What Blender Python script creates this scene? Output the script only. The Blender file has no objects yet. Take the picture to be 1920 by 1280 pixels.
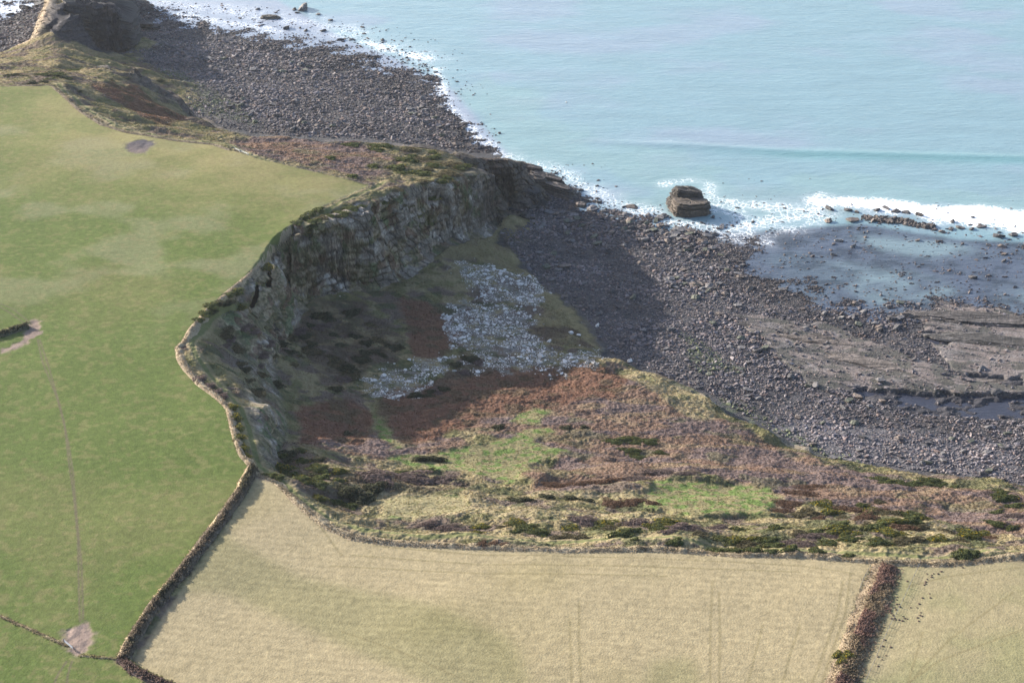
import bpy, math, random
import numpy as np
from mathutils import Vector

# ------------------------------------------------------------------ camera, sky, sun, exposure
scene = bpy.context.scene
COL = scene.collection
CAM_H, PITCH, FPX = 420.0, math.radians(32.0), 2667.0
cam_d = bpy.data.cameras.new("camera"); cam = bpy.data.objects.new("camera", cam_d); COL.objects.link(cam)
cam.location = (0, 0, CAM_H); cam.rotation_euler = (math.pi/2 - PITCH, 0, 0)
cam_d.lens = 50.0; cam_d.sensor_width = 36.0; cam_d.clip_start = 1.0; cam_d.clip_end = 60000.0
scene.camera = cam

SUN_AZ_LEFT = 60.0      # degrees left of the view direction (+Y)
SUN_EL = 19.5
world = bpy.data.worlds.new("World"); scene.world = world; world.use_nodes = True
wn = world.node_tree.nodes; wl = world.node_tree.links
bg = wn["Background"]; sky = wn.new("ShaderNodeTexSky"); sky.sky_type = 'NISHITA'; sky.sun_disc = False
sky.sun_elevation = math.radians(SUN_EL); sky.sun_rotation = math.radians(-SUN_AZ_LEFT)
sky.air_density = .85; sky.dust_density = 1.8; sky.ozone_density = 1.0
bg.inputs[1].default_value = 0.14
wl.new(sky.outputs[0], bg.inputs[0])
sd = bpy.data.lights.new("sun", 'SUN'); sun = bpy.data.objects.new("sun", sd); COL.objects.link(sun)
sd.energy = 5.0; sd.angle = math.radians(0.6); sd.color = (1.0, 0.93, 0.82)
a, e = math.radians(SUN_AZ_LEFT), math.radians(SUN_EL)
sdir = Vector((-math.sin(a)*math.cos(e), math.cos(a)*math.cos(e), math.sin(e)))
sun.rotation_euler = sdir.to_track_quat('Z', 'Y').to_euler(); sun.location = (0, 0, 900)
scene.view_settings.view_transform = 'Standard'; scene.view_settings.look = 'None'
scene.view_settings.exposure = 1.45; scene.view_settings.gamma = 1.0

rng = np.random.default_rng(7); random.seed(7)

# ------------------------------------------------------------------ numeric helpers
_T = np.random.default_rng(11).random((256, 256)).astype(np.float32)
def vn(x, y, s=0):
    x = x + s*17.31; y = y + s*9.73
    xi = np.floor(x).astype(np.int64); yi = np.floor(y).astype(np.int64)
    fx = (x - xi).astype(np.float32); fy = (y - yi).astype(np.float32)
    fx = fx*fx*(3-2*fx); fy = fy*fy*(3-2*fy)
    x0 = xi & 255; x1 = (xi+1) & 255; y0 = (yi + s*31) & 255; y1 = (yi + 1 + s*31) & 255
    a = _T[x0, y0]; b = _T[x1, y0]; c = _T[x0, y1]; d = _T[x1, y1]
    return (a*(1-fx)+b*fx)*(1-fy) + (c*(1-fx)+d*fx)*fy
def fbm(x, y, s=0, o=4, g=0.5):
    r = 0; amp = 1; tot = 0; c, sn = math.cos(.6), math.sin(.6)
    for k in range(o):
        r = r + amp*vn(x, y, s+k*3); tot += amp; amp *= g
        x, y = (x*c - y*sn)*2.03, (x*sn + y*c)*2.03
    return r/tot*2 - 1                      # about -1..1
def ss(a, b, x):
    t = np.clip((x-a)/(b-a), 0, 1); return t*t*(3-2*t)
def at(px, py, z=0.0):
    dx = (px-960)/FPX; dy = -(py-640)/FPX
    cp, sp = math.cos(PITCH), math.sin(PITCH)
    d = (dx, cp + dy*sp, -sp + dy*cp); t = (z-CAM_H)/d[2]
    return (d[0]*t, d[1]*t, z)

# ------------------------------------------------------------------ relief: contour lines relaxed into a surface
GX0, GX1, GY0, GY1, GC = -760.0, 760.0, 300.0, 1420.0, 2.5
Z = 67.0
LINES = [
 [(-900,170,Z),(0,163,Z),(95,160,Z),(135,190,Z),(180,222,Z),(235,243,Z),(330,258,Z),(430,275,Z),(480,292,Z),(560,312,66),(640,330,65),(700,347,64)],
 [(700,352,64),(640,375,66),(600,392,66.5),(560,420,Z),(520,455,Z),(480,505,Z),(450,540,Z),(400,580,Z),(360,620,Z),(345,655,Z),(370,700,Z),(430,750,Z),(455,800,Z),(465,850,Z),(480,880,Z)],
 [(480,880,Z),(540,915,Z),(590,955,Z),(630,990,66.5),(700,1010,66),(900,1022,66),(1200,1029,66),(1450,1036,65),(1640,1050,65),(1920,1040,65),(2900,1000,64)],
 [(-900,400,68),(0,400,68),(200,400,68)], [(-900,800,70),(0,800,69),(300,800,68)], [(-600,1250,71),(250,1250,69),(900,1250,69),(1900,1250,69),(2600,1250,69)],
 [(500,1100,67.5),(900,1120,67.5),(1500,1120,67.5)], [(150,250,68),(400,330,67.5),(520,380,67)],
 # strip beyond the pasture, neck and promontory at the far left
 [(-900,146,62),(0,143,62),(60,140,62),(120,142,61)], [(-900,122,28),(0,126,30),(40,124,34)],
 [(150,126,50),(180,127,50),(215,134,50),(250,134,47)],
 [(112,122,45),(108,100,33),(110,85,28),(115,70,31),(118,48,38),(121,15,46),(124,-20,49),(128,-80,49)],
 [(104,70,26),(99,40,38),(99,10,44),(100,-60,45)],
 [(-900,116,4),(0,112,4),(55,96,4),(80,80,3),(86,55,3),(84,20,2),(82,-80,1)],
 [(124,74,28),(129,50,36),(135,20,43),(141,0,47),(158,-8,48),(178,0,46),(200,12,43),(222,23,35),(238,38,23)],
 [(150,-60,46),(200,-50,40),(240,-30,20)],
 [(136,92,12),(148,97,6),(175,109,3),(205,109,3),(235,97,3),(248,72,1.5),(256,45,.5),(262,-10,0)],
 # bowl of bracken and the far edge
 [(180,185,56),(230,205,50),(300,220,42),(350,243,46)], [(190,150,56),(240,160,48),(290,185,38)],
 [(500,280,60),(640,300,60),(760,315,57),(840,322,52)],
 # main cliff
 [(548,432,Z),(590,412,Z),(640,398,66),(700,374,64),(740,362,62),(790,350,58),(840,340,53),(880,325,48),(905,318,44),(935,309,35),(978,304,28)],
 [(560,562,27),(600,548,25),(650,542,22),(700,537,20),(740,527,18),(790,497,19),(830,462,18),(870,450,15),(905,422,10),(925,392,5),(950,396,3),(985,404,2),(1020,402,1.5),(1030,378,1)],
 [(985,325,20),(1005,345,13),(1018,362,10)],
 # west side of the cove
 [(400,600,64),(385,640,63),(400,690,62),(470,760,60),(490,830,62)],
 [(560,562,27),(540,600,31),(520,650,36),(530,700,36),(545,750,37),(545,800,42),(530,850,52),(530,885,59)],
 [(620,610,21),(760,600,17),(900,600,13),(1050,600,8)], [(620,700,27),(760,700,21),(950,680,14),(1080,680,12)],
 [(600,800,35),(700,800,28),(900,780,22),(1100,740,18),(1250,760,17)],
 [(930,422,5),(960,470,4),(1010,530,4),(1090,590,4),(1130,650,4)],
 [(1100,690,15),(1190,714,17),(1262,746,18)], [(930,725,15),(1040,732,12)],
 [(900,470,12),(960,540,10),(1030,590,9)],
 [(640,870,44),(760,865,36),(900,860,31),(1100,850,27),(1300,850,22),(1450,850,17)],
 [(620,930,58),(700,930,50),(850,915,43),(1100,910,39),(1330,925,38),(1480,945,39),(1700,940,30),(1920,950,30),(2900,980,30)],
 [(700,978,60),(900,988,58),(1200,995,57),(1500,1005,56),(1800,1002,50),(2800,1000,48)],
 # foreshore, waterline and sea bed
 [(1100,480,2.2),(1250,560,1.9),(1350,650,2.0),(1500,790,2.2),(1900,850,2.6),(2800,880,2.8)],
 [(1035,388,.3),(1070,388,0),(1200,408,0),(1300,430,0),(1370,465,0),(1410,515,0),(1540,570,0),(1600,615,0),(1700,602,0),(1760,572,0),(1920,592,0),(2900,640,0)],
 [(1150,345,-2),(1500,372,-1),(1920,388,-1.5),(2900,400,-2)], [(1420,480,-.35),(1600,540,-.5),(1750,540,-.35),(1920,560,-.4),(2900,600,-.5)],
 [(1400,420,-.6),(1650,440,-.6),(1920,460,-.6),(2900,480,-.8)],
 [(260,35,.2),(330,50,0),(400,60,0),(500,80,0),(600,95,0),(700,122,0),(745,142,0),(795,124,0),(822,155,0),(824,192,0),(870,240,0),(930,288,0),(1000,318,0),(1032,360,.2)],
 [(300,8,-.7),(500,30,-.7),(800,85,-.8),(880,200,-1),(1000,300,-1.2)], [(280,110,2.2),(450,180,2.3),(600,200,1.8),(800,235,1.6)],
 [(-900,12,-.8),(0,26,-.8),(76,8,-.8)], [(-900,42,.3),(0,44,.3),(70,34,.3)], [(-900,78,2),(0,78,2),(60,66,2)],
 [(300,-60,-4),(900,0,-4),(1920,200,-5),(2900,200,-5)], [(-900,-80,-3),(40,-70,-3)],
]
FAR_EDGES = [  # skylines seen from the land: top z, foot beyond them
 [(250,134,47),(275,155,38),(300,175,30),(330,195,22),(365,220,20),(400,238,25),(430,250,33),(470,258,42),(520,260,50),(600,263,54),(700,268,53),(800,280,50),(870,291,46),(935,294,35),(978,303,28)],
 [(180,126,50),(215,133,50),(250,134,47)],
 [(1130,660,8),(1180,685,10),(1240,710,12),(1330,745,14),(1352,768,12),(1430,805,13),(1500,845,12),(1560,865,12),(1700,885,13),(1920,905,15),(2900,960,15)],
]
nx = int((GX1-GX0)/GC)+1; ny = int((GY1-GY0)/GC)+1
acc = np.zeros((ny, nx)); cnt = np.zeros((ny, nx))
def stamp(p, q):
    n = max(2, int(math.dist(p[:2], q[:2])/1.0)+1)
    for t in np.linspace(0, 1, n):
        x = p[0]+(q[0]-p[0])*t; y = p[1]+(q[1]-p[1])*t; z = p[2]+(q[2]-p[2])*t
        i = int(round((x-GX0)/GC)); j = int(round((y-GY0)/GC))
        if 0 <= i < nx and 0 <= j < ny: acc[j, i] += z; cnt[j, i] += 1
for L in LINES:
    W = [at(*p) for p in L]
    for p, q in zip(W, W[1:]): stamp(p, q)
for L in FAR_EDGES:
    W = [at(*p) for p in L]
    for p, q in zip(W, W[1:]): stamp(p, q)
    B = [(w[0] + (w[2]-3)*.12+2, w[1] + (w[2]-3)*.32+5, 3.0) for w in W]
    for p, q in zip(B, B[1:]): stamp(p, q)
acc[0, :] += 70; cnt[0, :] += 1; acc[-1, :] += -6; cnt[-1, :] += 1
def relax(v, m, it):
    fv = np.where(m, v, 0); h = v.copy()
    for _ in range(it):
        p = np.pad(h, 1, mode='edge')
        h = (p[:-2,1:-1]+p[2:,1:-1]+p[1:-1,:-2]+p[1:-1,2:])*.25
        h = np.where(m, fv, h)
    return h
def solve(acc, cnt, lev):
    m = cnt > 0; v = np.where(m, acc/np.maximum(cnt, 1), 0)
    if min(acc.shape) < 12: return relax(v + (~m)*v[m].mean(), m, 400)
    a2 = np.pad(acc, ((0, acc.shape[0] % 2), (0, acc.shape[1] % 2))); c2 = np.pad(cnt, ((0, cnt.shape[0] % 2), (0, cnt.shape[1] % 2)))
    A = a2[::2, ::2]+a2[1::2, ::2]+a2[::2, 1::2]+a2[1::2, 1::2]; C_ = c2[::2, ::2]+c2[1::2, ::2]+c2[::2, 1::2]+c2[1::2, 1::2]
    up = np.repeat(np.repeat(solve(A, C_, lev+1), 2, 0), 2, 1)[:acc.shape[0], :acc.shape[1]]
    return relax(np.where(m, v, up), m, 120)
HC = solve(acc, cnt, 0)
for _ in range(1):
    p = np.pad(HC, 1, mode='edge')
    HC = HC*.5 + (p[:-2,1:-1]+p[2:,1:-1]+p[1:-1,:-2]+p[1:-1,2:])*.125
gy, gx = np.gradient(HC, GC); SL = np.hypot(gx, gy)
def blur(m, n):
    for _ in range(n):
        p = np.pad(m, 1, mode='edge'); m = (p[:-2,1:-1]+p[2:,1:-1]+p[1:-1,:-2]+p[1:-1,2:]+2*m)/6
    return m
SLB = blur(SL, 4)*(1+.7*((GY0+np.arange(ny)*GC)[:, None] > 1035))
def samp(G, X, Y, x0=GX0, y0=GY0, c=GC):
    fx = np.clip((X-x0)/c, 0, G.shape[1]-1.001); fy = np.clip((Y-y0)/c, 0, G.shape[0]-1.001)
    i = fx.astype(np.int32); j = fy.astype(np.int32); fx = fx-i; fy = fy-j
    return (G[j, i]*(1-fx)+G[j, i+1]*fx)*(1-fy) + (G[j+1, i]*(1-fx)+G[j+1, i+1]*fx)*fy

# ---- pixel traces projected onto the coarse relief give world outlines
def drop(pts):
    pts = np.array(pts, float); dx = (pts[:,0]-960)/FPX; dy = -(pts[:,1]-640)/FPX
    cp, sp = math.cos(PITCH), math.sin(PITCH)
    D = np.stack([dx, cp+dy*sp, -sp+dy*cp], 1)
    zz = np.linspace(80, -.5, 800)[None, :]; t = (zz-CAM_H)/D[:, 2:3]
    X = D[:, 0:1]*t; Y = D[:, 1:2]*t
    below = zz <= np.maximum(samp(HC, X, Y), 0)
    k = np.argmax(below, 1); k[~below.any(1)] = 799
    r = np.arange(len(pts)); return np.stack([X[r, k], Y[r, k]], 1)
def dense(pts, n=6):
    out = []
    for p, q in zip(pts, pts[1:]):
        for t in range(n): out.append((p[0]+(q[0]-p[0])*t/n, p[1]+(q[1]-p[1])*t/n))
    out.append(tuple(pts[-1][:2])); return out
RC = 1.0; RNX = int((GX1-GX0)/RC); RNY = int((GY1-GY0)/RC)
_RX, _RY = np.meshgrid(GX0+np.arange(RNX)*RC, GY0+np.arange(RNY)*RC)
def inpoly(X, Y, P):
    r = np.zeros(X.shape, bool); n = len(P)
    for k in range(n):
        x0, y0 = P[k]; x1, y1 = P[(k+1) % n]
        if y0 == y1: continue
        c = ((y0 > Y) != (y1 > Y)) & (X < (x1-x0)*(Y-y0)/(y1-y0)+x0); r ^= c
    return r
def mask(*polys, soft=2, world_pts=False):
    M = np.zeros((RNY, RNX), np.float32)
    for P in polys:
        W = np.array(P) if world_pts else drop(dense(list(P)+[P[0]], 5)[:-1])
        i0, i1 = [int(np.clip(v, 0, RNX)) for v in ((W[:,0].min()-GX0)/RC-1, (W[:,0].max()-GX0)/RC+2)]
        j0, j1 = [int(np.clip(v, 0, RNY)) for v in ((W[:,1].min()-GY0)/RC-1, (W[:,1].max()-GY0)/RC+2)]
        if i1 <= i0 or j1 <= j0: continue
        M[j0:j1, i0:i1] = np.maximum(M[j0:j1, i0:i1], inpoly(_RX[j0:j1, i0:i1], _RY[j0:j1, i0:i1], W))
    return blur(M, soft) if soft else M
def rs(M, X, Y): return samp(M, X, Y, GX0, GY0, RC)
def dline(X, Y, W):
    """distance to a polyline, computed only near it"""
    W = np.asarray(W); D = np.full(X.shape, 1e3, np.float32)
    for (x0, y0), (x1, y1) in zip(W, W[1:]):
        sel = (X > min(x0, x1)-12) & (X < max(x0, x1)+12) & (Y > min(y0, y1)-12) & (Y < max(y0, y1)+12)
        xs = X[sel]; ys = Y[sel]; l2 = (x1-x0)**2+(y1-y0)**2+1e-9
        t = np.clip(((xs-x0)*(x1-x0)+(ys-y0)*(y1-y0))/l2, 0, 1)
        D[sel] = np.minimum(D[sel], np.hypot(xs-x0-t*(x1-x0), ys-y0-t*(y1-y0)))
    return D

# ---- outlines traced from the photograph (pixels of the 1920 frame)
FIELD_EDGE = [(0,163),(95,160),(118,178),(150,207),(185,230),(235,246),(330,262),(400,270),(432,282),(480,297),(560,316),(640,334),(692,347),
              (650,368),(600,390),(548,422),(515,455),(497,490),(462,520),(430,545),(392,580),(362,612),(344,642),(332,652),(336,672),(350,695),(372,718),(408,745),(428,765),(436,800),(444,828),(452,850),(470,866)]
M_GREEN = mask([(-2500,163)]+FIELD_EDGE+[(470,880),(440,925),(400,985),(330,1080),(262,1180),(235,1210),(210,1240),(260,1275),(320,1330),(320,1700),(-2500,1700)], soft=1)
M_TAN = mask([(480,895),(520,905),(560,940),(600,975),(650,1000),(720,1016),(880,1026),(1060,1034),(1230,1032),(1400,1045),(1500,1045),(1640,1054),(1610,1120),(1585,1190),(1560,1280),(1540,1330),(1500,1700),(330,1700),(330,1300),(250,1240),(290,1180),(350,1090),(420,990)], soft=1)
M_RIGHT = mask([(1685,1060),(1760,1062),(1920,1050),(2900,1010),(2900,1700),(1560,1700),(1600,1290),(1640,1180),(1665,1120)], soft=1)
BEACH = [ [(256,120),(300,172),(340,196),(380,225),(430,243),(520,254),(700,262),(860,284),(935,288),(950,230),(850,60),(500,-80),(180,-80),(172,100)],
          [(-900,116),(0,110),(60,92),(92,70),(92,-80),(-900,-80)],
          [(905,402),(930,420),(960,470),(1010,530),(1095,590),(1135,652),(1180,680),(1340,742),(1430,800),(1560,862),(1920,905),(2900,940),(2900,300),(1030,300),(1030,375),(960,400)] ]
M_HEATH_G = mask([(720,858),(840,850),(920,830),(1010,800),(1040,806),(1000,830),(1075,845),(1000,862),(985,890),(960,902),(880,885),(760,872)], [(980,770),(1030,765),(1010,795),(960,790)],
                 [(700,770),(745,830),(740,850),(700,800)], [(1225,900),(1320,905),(1440,915),(1470,935),(1430,960),(1300,965),(1210,945)], [(700,935),(860,930),(880,960),(720,970)], soft=2)
M_RED = mask([(745,555),(800,570),(850,600),(862,630),(830,670),(780,672),(765,640),(750,600)], [(560,760),(640,745),(700,770),(690,830),(560,830)],
             [(170,160),(260,160),(290,190),(350,225),(300,235),(220,195)], [(715,740),(850,700),(1100,680),(1190,700),(1150,740),(1000,770),(900,790),(760,840),(720,800)], soft=3)
M_BRACK = mask([(440,262),(640,262),(760,300),(700,335),(560,305),(440,285)], [(900,720),(1150,690),(1250,730),(1420,820),(1560,880),(1900,930),(2100,960),(2100,1010),(1850,990),(1700,960),(1500,935),(1470,965),(1450,920),(1300,890),(1220,905),(1000,925),(990,880),(1060,860),(1000,830),(860,800),(740,830),(720,770)],
               [(560,790),(860,820),(900,860),(700,860),(560,840)], soft=4)
M_DRY = mask([(690,922),(870,935),(980,955),(1230,960),(1250,985),(1000,978),(760,968),(680,950)], [(1190,690),(1330,745),(1345,785),(1300,790),(1240,740),(1150,700)], [(1640,985),(1760,980),(1800,1010),(1700,1020)], [(700,990),(1000,1000),(1200,1004),(1000,1008),(700,1002)], [(980,920),(1200,925),(1200,932),(980,930)], soft=3)
M_SCREE = mask([(845,500),(900,490),(960,510),(1000,525),(1022,545),(1015,575),(960,565),(900,560),(880,530)], [(860,560),(930,570),(1005,585),(1010,605),(975,620),(1030,650),(1045,690),(1020,700),(960,690),(900,705),(850,640),(830,600)],
               [(680,705),(760,680),(830,665),(850,690),(800,720),(760,750),(690,740)], [(1050,660),(1120,655),(1140,670),(1080,690),(1050,705)], soft=1)
M_SHADEGRASS = mask([(780,440),(930,410),(1000,520),(1110,600),(1130,660),(1030,640),(1020,590),(1020,540),(900,485),(800,490)], soft=3)
M_DARKSCRUB = mask([(590,560),(690,570),(760,640),(750,670),(690,690),(640,730),(600,720),(560,640)], [(860,660),(960,690),(900,700),(820,740),(760,750),(850,690)], [(640,890),(860,890),(900,910),(700,950),(640,950)],
                   [(500,850),(580,850),(650,900),(660,950),(600,930),(540,890)], [(960,600),(1080,620),(1110,650),(1000,640)], soft=3)
M_PLAT = mask([(1760,568),(1920,590),(2900,640),(2900,760),(1920,735),(1800,700),(1725,625)], [(1380,590),(1560,610),(1700,665),(1790,700),(1900,720),(2200,740),(2200,790),(1920,735),(1810,740),(1700,740),(1620,735),(1540,735),(1480,690)], soft=1)
M_POOL = mask([(1600,728),(1700,733),(1790,742),(1830,738),(1870,742),(1930,738),(2600,780),(2600,820),(1920,786),(1800,780),(1690,768),(1620,755)], [(1725,622),(1790,632),(1780,645),(1740,638)], [(1820,700),(1920,712),(1920,722),(1830,712)], soft=1)
M_PEB = mask([(1500,780),(1900,830),(1920,905),(1560,862),(1440,800)], soft=6)
M_SEAWEED = mask([(1240,720),(1400,760),(1540,840),(1640,880),(1500,850),(1340,760)], [(240,130),(330,130),(420,180),(500,240),(380,215),(300,170)], [(1280,620),(1400,700),(1300,700)], soft=8)
M_BARE = mask([(235,270),(262,263),(290,268),(272,290),(240,285)], [(120,1185),(165,1160),(180,1190),(165,1220),(140,1235),(125,1215)], [(55,602),(75,600),(76,625),(55,640),(40,650),(0,665),(0,655),(40,640)], soft=1)
M_ROCK = mask([(975,312),(1035,320),(1072,345),(1060,362),(1020,372),(990,350)], soft=1)

PATHS = dict(
 coast=[(108,158),(140,185),(175,212),(215,235),(290,253),(370,265),(430,272),(480,295),(505,303)],
 cliff=[(720,343),(690,356),(640,378),(600,402),(565,430),(528,460),(508,495),(490,525),(462,545),(430,575),(395,600),(370,625),(360,648),(368,672),(395,702),(430,738),(452,765),(466,800),(476,840),(488,872),(540,905),(580,940),(620,972),(680,998),(800,1010),(950,1012),(1150,1012),(1350,1022),(1560,1035),(1640,1042),(1760,1046),(1850,1034),(1920,1032)],
)
TRACKS = [[(70,635),(80,680),(105,740),(120,790),(128,860),(138,930),(146,1010),(148,1100),(150,1165)], [(74,635),(92,690),(112,760),(128,830),(136,880),(143,960),(153,1060),(156,1160)],
          [(0,570),(25,580),(48,598),(60,608)], [(0,576),(20,588),(52,610)], [(125,1240),(110,1262),(100,1285)], [(135,1240),(128,1262),(124,1290)]]
TAN_TRACKS = [[(640,1182),(760,1225),(870,1275),(950,1310)], [(1068,1160),(1072,1290)], [(1086,1130),(1085,1200),(1090,1290)], [(1336,1090),(1332,1180),(1332,1290)], [(1348,1110),(1350,1200),(1348,1290)],
              [(700,1022),(900,1040),(1200,1046),(1500,1060),(1600,1075)], [(660,1040),(900,1058),(1200,1062),(1500,1072)], [(620,1060),(900,1075),(1250,1080)], [(1595,1075),(1585,1150),(1550,1250),(1530,1320)], [(1580,1090),(1570,1150),(1535,1250),(1500,1330)],
              [(1500,1170),(1480,1230),(1465,1290)], [(1430,1170),(1400,1290)], [(560,920),(600,985),(640,1040)], [(1900,1110),(1780,1200),(1700,1285)], [(1730,1185),(1700,1290)], [(1920,1180),(1760,1240),(1690,1290)], [(1920,1062),(1780,1080),(1700,1100)]]
W_PATHS = {k: drop(dense(v, 4)) for k, v in PATHS.items()}
W_TR = [drop(dense(v, 4)) for v in TRACKS]; W_TT = [drop(dense(v, 4)) for v in TAN_TRACKS]

def cover(X, Y):
    """land cover weights and class at world points"""
    wx = X + fbm(X/9, Y/9, 40, 3)*4; wy = Y + fbm(X/9, Y/9, 50, 3)*4
    c = {}
    c['green'] = rs(M_GREEN, X, Y); c['tan'] = rs(M_TAN, X, Y); c['right'] = rs(M_RIGHT, X, Y)
    c['lawn'] = rs(M_HEATH_G, wx, wy); c['red'] = rs(M_RED, wx, wy); c['brack'] = rs(M_BRACK, wx, wy)
    sx = X + fbm(X/7, Y/7, 41, 4)*11; sy = Y + fbm(X/7, Y/7, 51, 4)*11
    c['scree'] = rs(M_SCREE, sx, sy); c['sgrass'] = rs(M_SHADEGRASS, wx, wy); c['dark'] = rs(M_DARKSCRUB, wx, wy)
    c['dry'] = rs(M_DRY, wx, wy); c['plat'] = rs(M_PLAT, wx, wy); c['pool'] = rs(M_POOL, wx, wy); c['peb'] = rs(M_PEB, wx, wy); c['weed'] = rs(M_SEAWEED, wx, wy)
    c['bare'] = rs(M_BARE, X+fbm(X/3, Y/3, 42, 3)*2.5, Y+fbm(X/3, Y/3, 52, 3)*2.5); c['rock'] = rs(M_ROCK, X, Y)
    return c
def height(X, Y, c=None, full=True):
    c = c or cover(X, Y)
    s = samp(SLB, X, Y); steep = ss(.55, 1.1, s)
    amp = 1.2*ss(.1, .4, s) + 2.6*steep; big = steep*3.5*(Y < 1000)
    wz = samp(HC, X, Y)
    h = samp(HC, X + fbm(X/16, Y/16, 1, 3)*amp*1.6 + fbm(X/38, wz/26, 2, 2)*big, Y + fbm(X/16, wz/14+Y/30, 7, 3)*amp*1.8 + fbm(X/34, wz/22, 4, 2)*big)
    field = np.clip(c['green']+c['tan']+c['right'], 0, 1); low = 1-ss(2.6, 5.5, h)
    heath = (1-field)*(1-low)
    h = h + field*(fbm(X/45, Y/45, 60, 2)*.7 + fbm(X/2.2, Y/2.2, 61, 2)*.05)
    hum = fbm(X/14, Y/14, 62, 3)*1.3*ss(.05, .3, s) + fbm(X/38, Y/13, 73, 2)*3.6*ss(.1, .35, s) + fbm(X/4.2, Y/3.2, 63, 3)*.75 + (vn(X/1.1, Y/1.1, 64)-.5)*.45
    h = h + heath*hum*(1-.6*c['lawn'])*(1-.85*steep)
    # ledges on the rock
    st = h + X*.10 + fbm(X/10, Y/10, 66, 2)*1.2; per = 4.6
    fr = st/per - np.floor(st/per)
    h = h + steep*heath*((ss(.2, .8, fr)-fr)*per*.5)
    # foreshore: bedding ridges, ledges
    d = X*.33 + Y*.94
    rid = fbm(X/26+d*0, d/3.2, 67, 3)
    b = fbm(X/14, Y/9, 68, 3)*.5 + rid*.3*(.3+c['plat']) + (vn(X/1.3, Y/1.0, 69)-.5)*.2
    plat = c['plat']*(.75 + .5*np.clip(fbm(X/30, d/9, 70, 3)*1.5, -1, 1) + .12*fbm(X/20, d/1.2, 71, 2))
    h = h + low*(b*(1-.6*c['plat']) + plat) - c['pool']*low*(1.9+2.4*fbm(X/9, Y/5, 74, 3))
    h = h - c['bare']*ss(40, 60, h)*.35*(.5+fbm(X/3, Y/3, 72, 2))
    for k in W_PATHS:
        if full: h = h - ss(1.6, .6, dline(X, Y, W_PATHS[k]))*.25
    return h
def hz(x, y): return float(height(np.array([float(x)]), np.array([float(y)]), full=False)[0])
def place(px, py):
    w = drop([(px, py)])[0]; return float(w[0]), float(w[1]), hz(w[0], w[1])

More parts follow.
